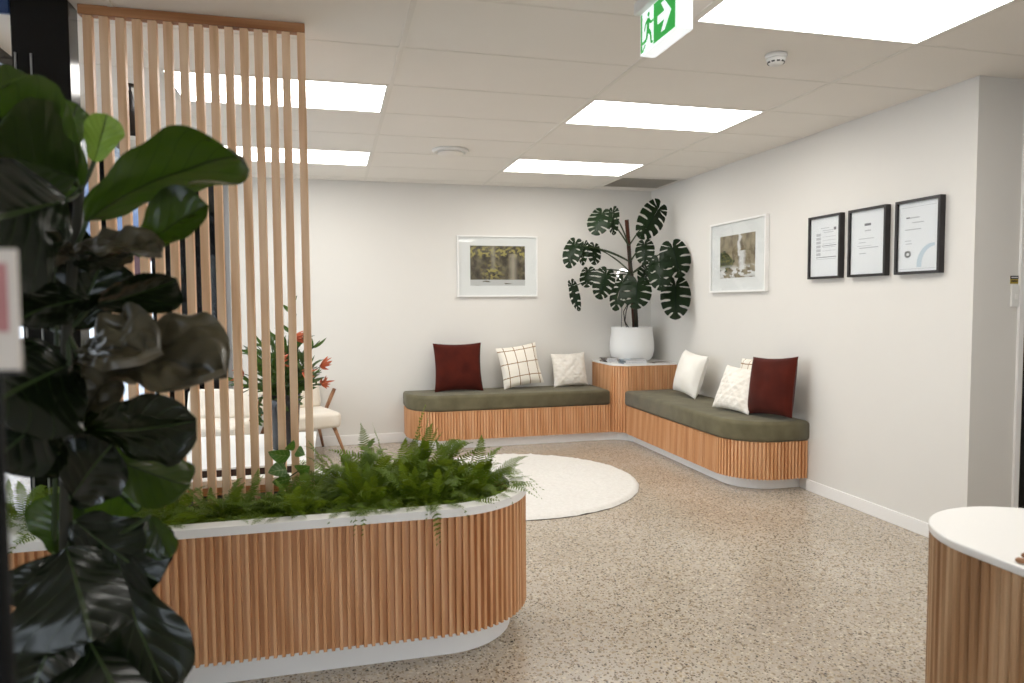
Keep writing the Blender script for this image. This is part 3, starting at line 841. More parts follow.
def frames():
    ex, n = Vector((1, 0, 0)), Vector((0, -1, 0))
    p = photo('pool', .135, .115, .135, .105); p.o = Vector((1.27, YB, 1.49)); p.ex, p.n = ex, n
    picture('white-framed forest and water photograph on the back wall above the bench', p.o, ex, n, .86, .635, .03, .014, (M['white'], M['mat']), p, 'white framed photographs')
    ex, n = Vector((0, -1, 0)), Vector((-1, 0, 0))
    p = photo('fall', .155, .125, .165, .125); p.o = Vector((XR, 5.95, 1.505)); p.ex, p.n = ex, n
    picture('white-framed waterfall photograph on the right wall beside the monstera', p.o, ex, n, .87, .625, .035, .016, (M['white'], M['mat']), p, 'white framed photographs')
    # three black certificate frames
    def lines(kind):
        def f(bx_, t, w, h, d):
            B = MB(); b, c, e = 0, 1, 2
            bx0 = bx_
            def bx(m, *q): B.cur = m; bx0(B, *q)
            def ln(m, u0, u1, v, th=.0022): bx(m, u0*w, u1*w, v*h-th, v*h+th, d, d+.0006)
            if kind == 0:
                for k in range(6): ln(b, .22, .36, .70-k*.062, .010)
                ln(b, .42, .74, .76); ln(b, .36, .62, .80); ln(b, .45, .75, .73)
                for k in range(5): ln(b, .42, .82, .66-k*.055, .0014)
                ln(c, .40, .84, .52, .002); ln(c, .22, .84, .34, .0022); ln(b, .22, .84, .31, .0016)
                bx(c, .76*w, .83*w, .755*h, .80*h, d, d+.0006)
            elif kind == 1:
                bx(c, .41*w, .58*w, .74*h, .775*h, d, d+.0006); ln(b, .42, .58, .67, .004)
                ln(b, .26, .66, .555); ln(b, .26, .45, .50); ln(b, .22, .60, .45, .0014); ln(b, .28, .78, .42, .003); ln(b, .28, .46, .34, .003)
            else:
                ln(c, .22, .30, .76, .004); ln(b, .30, .52, .757, .0035); ln(b, .36, .62, .69, .003); ln(b, .2, .56, .60, .003); ln(b, .2, .34, .45); ln(b, .22, .36, .41)
                pts = [(.27+.055*cos(a*pi/8), .27+.035*sin(a*pi/8)) for a in range(16)]
                for u, v in pts: bx(b, (u-.02)*w, (u+.02)*w, (v-.012)*h, (v+.012)*h, d, d+.0006)
                for k in range(12):
                    a = pi*(.55+k*.042); u, v = .86+.33*cos(a), .12+.26*sin(a); bx(e, (u-.05)*w, (u+.05)*w, (v-.02)*h, (v+.02)*h, d, d+.0007+k*.00004)
                ln(b, .10, .88, .90, .0010); ln(b, .10, .88, .07, .0010)
            B.build('print', (M['ink'], M['inkdark'], M['inkblue']), t)
        return f
    for k, (ya, lab) in enumerate(((4.545, 'black-framed certificate with a grey table, leftmost of three on the right wall'),
                                   (4.13, 'black-framed certificate with one small dark heading, middle of three'),
                                   (3.715, 'black-framed certificate with a pale blue swirl, nearest of three'))):
        picture(lab, Vector((XR, ya, 1.582)), ex, n, .338, .45, .04, .016, (M['blackframe'], M['paper']), lines(k), 'black framed certificates', 'certificate', 'framed_certificate')
frames()

# ------------------------------------------------------------------ switch and sticker
def switch():
    y = 3.18
    t = thing('light_switch', 'white light switch plate on the wall beside the door', 'switch', (3.745, y, 1.44))
    b = MB(); b.box(3.708, 3.784-.022, y-.012, y-.0005, 1.383, 1.503, .003); b.build('plate', M['plastic'], t)
    b = MB(); b.box(3.728, 3.748, y-.017, y-.0122, 1.425, 1.455, .002); b.build('rocker', M['white'], t)
    t = thing('sticker', 'tiny black and yellow notice sticker above the light switch', 'sticker', (3.737, y, 1.535))
    b = MB(); b.box(3.706, 3.762, y-.002, y-.0005, 1.512, 1.557); b.build('backing', plain('sticker_yellow', '#a58f2a', .5), t)
    b = MB(); b.box(3.706, 3.762, y-.003, y-.002, 1.539, 1.557)
    for k in range(5): b.box(3.714+k*.009, 3.720+k*.009, y-.003, y-.002, 1.522, 1.532)
    b.build('print', M['blackframe'], t)
    b = MB(); b.box(3.711, 3.757, y-.0036, y-.003, 1.545, 1.550); b.build('text_line', M['paper'], t)
switch()

# ------------------------------------------------------------------ magazines on the corner table
def magazines():
    def mag(label, c, w, l, th, rz, col, n=1):
        t = thing('magazine', label, 'magazine', c, 'magazines on the corner table'); t.rotation_euler = (0, 0, radians(rz))
        global WORLD
        WORLD = False
        b = MB(); b.box(-w/2+.002, w/2-.002, -l/2+.002, l/2-.002, .0012, th-.0012); b.build('pages', M['paper'], t)
        b = MB(); b.box(-w/2, w/2, -l/2, l/2, 0, .0011); b.box(-w/2, w/2, -l/2, l/2, th-.0011, th); b.box(-w/2, -w/2+.0015, -l/2, l/2, 0, th)
        NTm = NT('magazine_cover'); nz = NTm.n('TexNoise'); nz.inputs['Scale'].default_value = 14; NTm.l(NTm.coord(), nz.inputs['Vector'])
        NTm.l(NTm.ramp(nz.outputs[0], col), NTm.b.inputs['Base Color']); NTm.set(Roughness=.3)
        b.build('cover', NTm.m, t); WORLD = True
    z = ZU+.0005
    mag('dark magazine lying at the back left of the corner table', (2.835, 6.99, z), .125, .19, .015, 3, [(.35, '#2b2523'), (.5, '#70645e'), (.65, '#a39a94')])
    mag('dark magazine on top of another at the left end of the corner table', (2.838, 6.985, z+.0155), .12, .18, .014, -5, [(.4, '#38302d'), (.55, '#8a7f7a'), (.65, '#45393a')])
    mag('blue-grey magazine at the front of the corner table before the pot', (2.985, 6.715, z), .25, .15, .016, -2, [(.35, '#5b6b78'), (.5, '#8796a2'), (.65, '#a9b2b8')])
    mag('blue-grey booklet stacked on the front magazine before the pot', (2.99, 6.712, z+.0165), .24, .145, .0165, 2, [(.35, '#66737c'), (.5, '#95a0a6'), (.65, '#4d5a66')])
    mag('dark grey magazine topmost of the stack at the back left of the corner table', (2.833, 6.99, z+.030), .122, .185, .013, 4, [(.4, '#57504d'), (.55, '#a89d98'), (.65, '#3a3234')])
    mag('grey-white magazine topmost of the front stack before the pot', (2.98, 6.715, z+.0335), .24, .14, .012, -2, [(.35, '#6e8396'), (.5, '#b3bbc0'), (.65, '#55504e')])
    mag('thin brown magazine right of the pot on the corner table', (3.29, 6.715, z), .20, .15, .007, 5, [(.35, '#5e5148'), (.5, '#8d8076'), (.65, '#b5aaa0')])
magazines()

# ------------------------------------------------------------------ leaves
def frame_of(base, tip, roll):
    """blade axes: a along the midrib, s across, n the upper side; roll 0 shows the blade flat to the room's viewer side"""
    a = (tip-base); L = a.length; a.normalize()
    v = (CAM-(base+tip)/2).normalized(); v = (v-a*v.dot(a))
    if v.length < .05: v = Vector((0, 0, 1)) - a*a.z
    v.normalize(); s = a.cross(v)
    r = radians(roll)
    n = v*cos(r)+s*sin(r); s = a.cross(n)
    return a, -s if False else s, n, L
def blade(b, base, tip, width, roll=0, shape='fig', arch=.1, fold=.12, wave=.03, seed=0, nu=10, nv=18, flip=False, curl=0, sag=0, crum=0):
    base, tip = Vector(base), Vector(tip)
    a, s, n, L = frame_of(base, tip, roll)
    if flip: n = -n; s = -s
    def W(v):
        if shape == 'fig':      # fiddle shape: narrow waist near the base, broad rounded top
            T = ((0, .06), (.06, .36), (.16, .52), (.28, .60), (.42, .76), (.58, .94), (.70, 1), (.82, .95), (.91, .78), (.97, .48), (1, 0))
            for (p, x), (q, y) in zip(T[:-1], T[1:]):
                if v <= q: return x+(y-x)*(v-p)/(q-p)
        if shape == 'lance': return sin(pi*v**.8)**.9 if 0 < v < 1 else 0
        if shape == 'heart': return sin(pi*v**.68)**.7 if 0 < v < 1 else 0
        return sin(pi*v)
    i0 = len(b.v)
    for j in range(nv+1):
        v = j/nv; w = width/2*W(v)
        for i in range(2*nu+1):
            u = (i-nu)/nu; au = abs(u)
            ww = w*(1+.16*mnoise.noise(Vector((v*4.5+seed*2.3, seed*.7, .5 if u > 0 else -.5)))) if shape == 'fig' else w
            p = base+a*(L*v)+s*(u*ww)
            h = arch*L*4*v*(1-v) + fold*au*w*1.6 - curl*au*au*w
            h += wave*L*(1.3*mnoise.noise(Vector((u*1.7+seed*3.1, v*3.6, seed*1.7)))*(.3+.7*au) + .4*au*au*sin(v*17+seed+u*2) + crum*mnoise.noise(Vector((u*3.4+seed, v*8, 2.2))))
            p = p+n*h - Vector((0, 0, 1))*(sag*L*v*v + .12*sag*L*au)
            b.vert(p, ((u+1)/2, v))
    m = 2*nu+1
    for j in range(nv):
        for i in range(2*nu):
            q = i0+j*m+i
            b.face((q, q+1, q+m+1, q+m) if not flip else (q, q+1, q+m+1, q+m))
RT = [(0, 1.0), (10, .98), (28, .90), (45, .81), (60, .72), (80, .61), (100, .52), (120, .45), (140, .37), (158, .28), (172, .12)]
def heart_r(d):
    for (a, x), (b, y) in zip(RT[:-1], RT[1:]):
        if d <= b: return x+(y-x)*(d-a)/(b-a)
    return RT[-1][1]
def monstera_leaf(b, base, tip, width, roll=0, seed=0, arch=.08, fold=-.12, nf=6):
    """heart-shaped blade, slit between its side veins"""
    base, tip = Vector(base), Vector(tip)
    a, s, n, L = frame_of(base, tip, roll)
    rnd = random.Random(seed); kx = width/(1.16*L)
    def P(side, u, th):
        d = radians(th); r = heart_r(th)
        mid = .82*max(0, cos(d))**1.2
        ex, ey = r*sin(d)*kx, r*cos(d)
        x = ex*u; y = mid+(ey-mid)*u - .10*u*(1-u)*max(0, cos(d))
        h = arch*4*max(0, y)*(1-y)*.9 + fold*x - .16*x*x/max(.2, kx) + .03*mnoise.noise(Vector((u*2+seed, th*.03, side)))
        return base + a*(L*y) + s*(side*L*x) + n*(L*h), (.5+side*u*.5, th/180)
    for side in (-1, 1):
        nn = nf+(rnd.random() > .6)
        cuts = [0]+[17+98*((k-1)/(nn-2))**1.1 for k in range(1, nn)]+[172]
        for k in range(nn):
            v0, v1 = cuts[k], cuts[k+1]; depth = rnd.uniform(.24, .40)
            us = [0, .15, depth, depth+.06, .6, .72, .84, .93, 1.0]
            rows = []
            for u in us:
                f = max(0, min(1, (u-depth)/(1-depth)))
                gp = (6.6*min(1, f*6)*(1-.5*f) + 2.5*max(0, (u-.9)/.1)**2) if u > depth else 0
                g0 = gp if k > 0 else 0; g1 = gp if k < nn-1 else 0
                l, r = v0+g0*.55, v1-g1*.55
                if r < l: l = r = (l+r)/2
                rows.append([b.vert(*P(side, u, l+(r-l)*q/4)) for q in range(5)])
            for x, y in zip(rows[:-1], rows[1:]):
                for q in range(4):
                    b.face((x[q], x[q+1], y[q+1], y[q]) if side < 0 else (x[q], y[q], y[q+1], x[q+1]))
def bez(p, c, q, n=10):
    p, c, q = Vector(p), Vector(c), Vector(q)
    return [p*(1-t)**2+c*(2*t*(1-t))+q*t*t for t in (k/n for k in range(n+1))]

# ------------------------------------------------------------------ monstera in its white pot
def monstera():
    px, py = 3.115, 7.03
    t = thing('plant_pot', 'white rounded pot holding the monstera on the corner table', 'pot', (px, py, ZU+.0005))
    z = ZU+.0005
    b = MB(); b.lathe([(.15, z), (.19, z+.008), (.222, z+.05), (.238, z+.12), (.236, z+.19), (.226, z+.27), (.219, z+.325), (.221, z+.36), (.216, z+.366), (.205, z+.362), (.203, z+.31)], 56, (px, py))
    b.build('pot', M['pot'], t)
    b = MB(); b.lathe([(.20, z+.32), (.2, z+.33), (.001, z+.338)], 32, (px, py)); b.build('soil', M['soil'], t)
    zt = z+.33
    m = thing('monstera', 'tall monstera plant with big split leaves in the white pot on the corner table', 'plant', (px, py, zt))
    # moss pole and stems
    def A(x, y, Y): return at(550+x/5.06, 195+y/5.06, Y)     # from a measured detail of the corner
    foot = Vector((px+.0, py, zt)); 
    top = A(388, 125, 6.95)
    b = MB(); b.tube([foot+Vector((.03, 0, 0)), (foot+top)/2+Vector((.02, 0, 0)), top], .021, 12); b.build('moss_pole', M['moss'], m)
    node = [A(430, 640, 6.9), A(425, 560, 6.88), A(415, 470, 6.87), A(408, 400, 6.87), A(400, 340, 6.87), A(392, 260, 6.89)]
    b = MB(); b.tube([foot+Vector((.03, -.045, 0))]+[p+Vector((0, -.03, 0)) for p in node], [.024, .022, .022, .02, .018, .014, .009], 10); b.build('stem', M['figstem'], m)
    b = MB()
    for k, x in enumerate((372, 385)):
        b.tube([A(400, 540, 6.8), A(x, 590, 6.8), A(x+6-12*k, 640, 6.82), foot+Vector((-.07+.03*k, -.05, 0))], .005, 6)
    b.build('aerial_root', M['figstem'], m)
    # leaves: base pixel, tip pixel (detail coordinates), width in detail px, depth at base and tip, roll, petiole start
    LV = [((262, 95), (228, 205), 118, 6.62, 6.50, 12, 5),
          ((318, 90), (325, 203), 74, 6.72, 6.66, 38, 5),
          ((545, 75), (450, 220), 138, 6.62, 6.50, -14, 5),
          ((125, 250), (92, 372), 92, 6.70, 6.60, 8, 4),
          ((172, 258), (168, 358), 60, 6.75, 6.68, 40, 4),
          ((225, 265), (222, 355), 76, 6.78, 6.70, -25, 3),
          ((478, 252), (482, 355), 98, 6.60, 6.52, 10, 4),
          ((622, 268), (660, 420), 150, 6.42, 6.32, -8, 3),
          ((552, 338), (566, 485), 130, 6.38, 6.26, 15, 2),
          ((636, 460), (634, 632), 150, 6.40, 6.28, 0, 2),
          ((192, 385), (185, 470), 84, 6.72, 6.66, 20, 3),
          ((112, 462), (150, 588), 62, 6.75, 6.68, 35, 3),
          ((285, 402), (245, 528), 112, 6.58, 6.50, -10, 2),
          ((368, 440), (330, 588), 104, 6.56, 6.46, 28, 2),
          ((440, 448), (432, 578), 150, 6.45, 6.34, 0, 2),
          ((490, 385), (455, 452), 90, 6.62, 6.55, -30, 3),
          ((515, 345), (500, 402), 70, 6.55, 6.5, 45, 3)]
    for k, (bp, tp, w, yb, yt, roll, nd) in enumerate(LV):
        base, tip = A(bp[0], bp[1], yb), A(tp[0], tp[1], yt)
        wm = w/5.06/FPX*yb*1.02
        b = MB(); monstera_leaf(b, base, tip, wm, roll, k+3)
        st = node[min(nd, 5)]+Vector((0, -.03, 0)); mid = (st+base)/2+Vector((0, -.03, .06))
        lf = b.build('leaf', M['monstera'], m)
        b = MB(); b.tube(bez(st, mid, base+(tip-base)*.02, 10), [.008]*6+[.006]*3+[.005]*2, 7); b.build('petiole', M['stem'], lf)
    # ring light standing in the pot behind the leaves
    c = A(368, 404, 6.98); R = .055
    r = thing('ring_light', 'small glowing white ring light on a thin stem behind the monstera leaves', 'ring light', tuple(foot+Vector((-.1, .05, 0))))
    b = MB(); pts = [c+RX*(R*cos(a))+Vector((0, 0, R*sin(a))) for a in [2*pi*k/36 for k in range(37)]]
    b.tube(pts, .009, 8); b.build('ring', M['ringlamp'], r)
    b = MB(); b.tube([c-Vector((0, 0, R+.006)), foot+Vector((-.1, .05, 0))], .003, 6); b.build('stem', M['blackframe'], r)
monstera()

# ------------------------------------------------------------------ fiddle leaf fig in the foreground
def fig():
    X0, Y0 = -.62, 1.62
    base = at(62, 683, 1.62)
    gx, gy = base.x-.02, base.y
    t0 = thing('plant_pot', 'dark floor pot of the tall fiddle leaf fig at the left edge', 'pot', (gx, gy, 0))
    b = MB(); b.lathe([(.13, 0), (.14, .01), (.165, .28), (.168, .32), (.158, .32), (.152, .27)], 40, (gx, gy)); b.build('pot', M['blackframe'], t0)
    b = MB(); b.lathe([(.152, .26), (.152, .285), (.001, .29)], 30, (gx, gy)); b.build('soil', M['soil'], t0)
    t = thing('fiddle_leaf_fig', 'tall dark fiddle leaf fig with huge leathery leaves in the left foreground', 'plant', (gx, gy, .29))
    tr = [Vector((gx, gy, .29)), base, at(66, 560, 1.62), at(66, 440, 1.63), at(67, 330, 1.62), at(74, 250, 1.62), at(80, 190, 1.62), at(74, 130, 1.62)]
    b = MB(); b.tube(tr, [.017, .015, .013, .012, .011, .010, .009, .006], 10); b.build('trunk', M['figstem'], t)
    b = MB(); b.tube([Vector((gx-.03, gy+.03, .29)), at(57, 400, 1.66), at(57, 150, 1.66)], .005, 8); b.build('stake', M['stem'], t)
    F, G, O, Yg = M['fig'], M['figshade'], M['figold'], M['figyoung']
    # base px, tip px, width px, depth base/tip, roll, flip(underside to us), arch, fold, wave, sag, material
    LV = [
     ((81, 186), (-24, 100), 88, 1.60, 1.36, 8, 1, .06, -.10, .02, 0, F),
     ((60, 126), (-30, 86), 56, 1.66, 1.75, 30, 0, .05, .10, .03, 0, F),
     ((66, 140), (78, 104), 40, 1.70, 1.74, 20, 1, .04, .1, .03, 0, F),
     ((85, 222), (243, 157), 68, 1.60, 1.50, 40, 1, .12, .14, .035, 0, F),
     ((94, 162), (107, 114), 27, 1.62, 1.60, 10, 0, .03, .10, .03, 0, Yg),
     ((76, 178), (-18, 150), 100, 1.58, 1.42, -10, 1, .04, -.08, .02, 0, F),
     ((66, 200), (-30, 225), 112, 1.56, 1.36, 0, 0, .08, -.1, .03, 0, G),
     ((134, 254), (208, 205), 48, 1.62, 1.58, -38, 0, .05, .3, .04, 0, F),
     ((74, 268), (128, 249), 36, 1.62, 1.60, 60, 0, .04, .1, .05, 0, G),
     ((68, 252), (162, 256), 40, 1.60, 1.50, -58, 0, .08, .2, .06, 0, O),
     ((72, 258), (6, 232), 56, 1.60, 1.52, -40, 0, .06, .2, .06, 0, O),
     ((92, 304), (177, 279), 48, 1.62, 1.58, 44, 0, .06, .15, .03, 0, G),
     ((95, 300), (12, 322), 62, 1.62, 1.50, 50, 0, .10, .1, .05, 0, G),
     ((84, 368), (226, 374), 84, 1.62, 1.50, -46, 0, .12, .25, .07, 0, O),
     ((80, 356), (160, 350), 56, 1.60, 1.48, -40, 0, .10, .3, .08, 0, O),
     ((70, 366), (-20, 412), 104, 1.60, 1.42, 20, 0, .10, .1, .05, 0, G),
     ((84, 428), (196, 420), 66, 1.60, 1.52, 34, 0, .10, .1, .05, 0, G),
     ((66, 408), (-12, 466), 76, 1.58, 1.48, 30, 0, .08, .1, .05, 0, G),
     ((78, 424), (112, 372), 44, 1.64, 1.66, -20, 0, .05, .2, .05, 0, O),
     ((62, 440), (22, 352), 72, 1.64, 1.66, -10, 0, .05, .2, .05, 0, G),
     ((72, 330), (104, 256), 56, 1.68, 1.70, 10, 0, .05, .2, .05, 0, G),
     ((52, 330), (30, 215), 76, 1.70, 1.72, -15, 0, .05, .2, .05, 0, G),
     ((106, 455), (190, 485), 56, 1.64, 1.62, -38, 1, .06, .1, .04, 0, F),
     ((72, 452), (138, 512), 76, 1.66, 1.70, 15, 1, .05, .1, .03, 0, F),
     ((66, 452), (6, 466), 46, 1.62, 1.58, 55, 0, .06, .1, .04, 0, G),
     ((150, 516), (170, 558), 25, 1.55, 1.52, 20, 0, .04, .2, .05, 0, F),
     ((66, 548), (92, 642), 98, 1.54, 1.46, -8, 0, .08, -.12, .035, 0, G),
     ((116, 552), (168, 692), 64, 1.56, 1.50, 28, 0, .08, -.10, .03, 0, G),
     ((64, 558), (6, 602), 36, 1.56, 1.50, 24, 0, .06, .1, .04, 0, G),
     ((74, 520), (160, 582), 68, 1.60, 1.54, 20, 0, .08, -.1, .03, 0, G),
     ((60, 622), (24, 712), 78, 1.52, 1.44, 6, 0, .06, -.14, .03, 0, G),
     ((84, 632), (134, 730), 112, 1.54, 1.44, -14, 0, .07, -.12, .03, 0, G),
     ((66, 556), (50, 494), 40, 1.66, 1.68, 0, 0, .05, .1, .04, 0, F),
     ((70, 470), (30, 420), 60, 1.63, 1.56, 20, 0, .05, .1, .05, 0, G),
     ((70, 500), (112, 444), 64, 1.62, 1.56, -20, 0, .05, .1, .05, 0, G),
    ]
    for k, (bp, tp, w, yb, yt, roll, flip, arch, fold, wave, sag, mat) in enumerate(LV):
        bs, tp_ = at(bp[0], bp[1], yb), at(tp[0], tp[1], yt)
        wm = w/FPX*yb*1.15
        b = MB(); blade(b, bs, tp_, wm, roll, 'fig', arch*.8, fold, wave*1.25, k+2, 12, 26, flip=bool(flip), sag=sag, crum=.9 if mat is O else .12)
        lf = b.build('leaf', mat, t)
        near = min(tr[1:], key=lambda q: (q-bs).length)
        b = MB(); b.tube(bez(near, (near+bs)/2+Vector((0, 0, -.01)), bs+(tp_-bs)*.01, 6), .0045, 6); b.build('petiole', M['stem'], lf)
fig()

# ------------------------------------------------------------------ ferns in the planter
def fern(c, nfr, lmin, lmax, seed, tall=.5, extra=()):
    rnd = random.Random(seed); b = MB()
    c = Vector(c)
    for k in range(nfr+len(extra)):
        az = rnd.uniform(0, 2*pi); L = rnd.uniform(lmin, lmax)
        el = radians(rnd.uniform(25, 82) if rnd.random() < tall else rnd.uniform(8, 50))
        dk = None
        if k >= nfr: az, el, L, dk = extra[k-nfr]; az = radians(az); el = radians(el)
        d = Vector((cos(az)*cos(el), sin(az)*cos(el), sin(el))); hz = Vector((cos(az), sin(az), 0))
        p0 = c+Vector((cos(az), sin(az), 0))*rnd.uniform(0, .09)
        droop = (rnd.uniform(.25, .6) if dk is None else dk)*L
        n = 26; pts = []; rl = rnd.uniform(-.7, .7)
        side0 = rnd.uniform(-.2, .2)
        for i in range(n+1):
            f = i/n; pts.append(p0+d*(L*f)+Vector((-hz.y, hz.x, 0))*(side0*L*f*f)-Vector((0, 0, 1))*(droop*f**2.3))
        for q in pts:        # fronds lie over the rim, never through it
            dx = max(-1.3-q.x, 0, q.x-.435); dd = math.hypot(dx, q.y-3.10)
            if dd < .328: q.z = max(q.z, .56)
            elif dd < .43: q.z = max(q.z, .627)
            elif dd < .46: q.z = max(q.z, .60)
        for q0, q1 in zip(pts[:-1], pts[1:]): q1.z = max(q1.z, q0.z-1.1*L/n)
        b.tube([pts[q] for q in range(0, n+1, 4)], [.0016, .0015, .0013, .0011, .0009, .0006, .0004], 3, False)
        for i in range(2, n+1):
            f = i/n
            tdir = (pts[i]-pts[i-1]).normalized(); sd = tdir.cross(Vector((0, 0, 1)))
            if sd.length < .05: sd = Vector((1, 0, 0))
            sd.normalize(); upn = sd.cross(tdir); sd = (sd*cos(rl)+upn*sin(rl)); upn = sd.cross(tdir)
            pl = L*.095*max(.08, sin(pi*min(1, .10+f*.92)))**.8*rnd.uniform(.8, 1.15); pw = L/n*.30
            for sg in (-1, 1):
                q = pts[i]+tdir*(pw*.4*sg)
                tip = q+sd*(sg*pl)+tdir*(pl*.32)-upn*(pl*rnd.uniform(-.05, .35))
                m = (q+tip)/2+upn*(pl*.06)
                i0 = [b.vert(q-tdir*pw*.7, (.3, 0)), b.vert(q+tdir*pw*.7, (.7, 0)),
                      b.vert(m+tdir*pw*.9, (.75, .5)), b.vert(m-tdir*pw*.75, (.25, .5)), b.vert(tip, (.56, 1))]
                if sg > 0: b.face((i0[0], i0[1], i0[2], i0[3])); b.face((i0[3], i0[2], i0[4]))
                else: b.face((i0[1], i0[0], i0[3], i0[2])); b.face((i0[2], i0[3], i0[4]))
    return b
FERNS = [((.56, 3.10, .56), 60, .16, .32, 'fern at the rounded right end of the planter, fronds reaching over the white rim'),
         ((.36, 2.97, .56), 55, .16, .30, 'fern at the front rim of the planter, second in from the rounded end'),
         ((.34, 3.24, .56), 60, .26, .42, 'tall bright fern at the back of the planter with the highest upright fronds'),
         ((.12, 2.99, .56), 55, .16, .28, 'fern at the front rim just right of where the slat screen ends'),
         ((.08, 3.22, .56), 50, .22, .36, 'fern at the back of the planter next to the end post of the slat screen'),
         ((-.16, 2.96, .56), 50, .14, .26, 'fern before the last slats of the screen, below the climbing pothos'),
         ((-.42, 2.96, .56), 48, .13, .24, 'fern under the middle of the slat screen'),
         ((-.66, 2.96, .56), 46, .13, .23, 'fern before the slats right beside the fiddle leaf fig'),
         ((-.92, 2.98, .56), 46, .13, .23, 'fern mostly hidden behind the fiddle leaf fig in front of the first slats'),
         ((-1.15, 3.02, .56), 44, .13, .24, 'fern at the far left end of the planter, left of the fig stem')]
EXTRA = {0: [(-8, 24, .40, .42), (12, 30, .36, .5), (-35, 30, .34, .75), (-62, 28, .36, .95), (40, 40, .34, .4), (-20, 55, .36, .35), (-100, 40, .3, .7)],
         1: [(-80, 30, .34, .95), (-120, 34, .32, .8)],
         2: [(80, 86, .42, .1), (10, 80, .40, .12), (200, 76, .40, .15), (-30, 72, .40, .2)],
         3: [(-90, 30, .34, .95), (-70, 45, .3, .6)],
         4: [(160, 70, .38, .25), (60, 74, .38, .2)]}
for k, (c, nfr, a, d, lab) in enumerate(FERNS):
    c = (c[0], c[1], .5455)
    b = fern((c[0], c[1], .56), int(nfr*1.9), a+(.03 if k < 5 else .05), d+(.06 if k < 5 else .09), 40+k, tall=.55 if k < 5 else .4, extra=EXTRA.get(k, ()))
    t = thing('fern', lab, 'fern', c, 'ferns filling the planter')
    b.build('fronds', M['fern'], t)
    b = MB(); b.lathe([(.05, .5455), (.06, .556), (.03, .57), (.001, .575)], 14, (c[0], c[1])); b.build('crown', M['figstem'], t)

# ------------------------------------------------------------------ pothos climbing before the last slats
def pothos():
    Y = 3.17
    foot = at(286, 505, Y); foot.z = .5455
    t = thing('pothos', 'small variegated pothos vine climbing in front of the last slats', 'plant', tuple(foot))
    st = [foot, at(287, 490, Y), at(283, 470, Y+.02), at(288, 450, Y+.03)]
    b = MB(); b.tube(st, [.004, .004, .003, .002], 6); b.tube([at(285, 480, Y), at(300, 470, Y-.02), at(304, 462, Y-.02)], .0025, 6); b.build('vine', M['stem'], t)
    for k, (bp, tp, w, roll) in enumerate((((290, 456), (268, 452), 12, -25), ((287, 470), (268, 473), 14, 25), ((290, 478), (272, 482), 12, -30), ((297, 470), (310, 466), 12, 30),
                                           ((297, 450), (305, 455), 9, 10), ((287, 492), (278, 505), 12, 0), ((292, 488), (312, 492), 11, 35), ((288, 450), (294, 440), 7, 20))):
        bs, tp_ = at(bp[0], bp[1], Y-.02), at(tp[0], tp[1], Y-.06)
        b = MB(); blade(b, bs, tp_, w/FPX*3.2*1.2, roll, 'heart', .10, .15, .02, k, 5, 9); b.build('leaf', M['pothos'], t)
pothos()

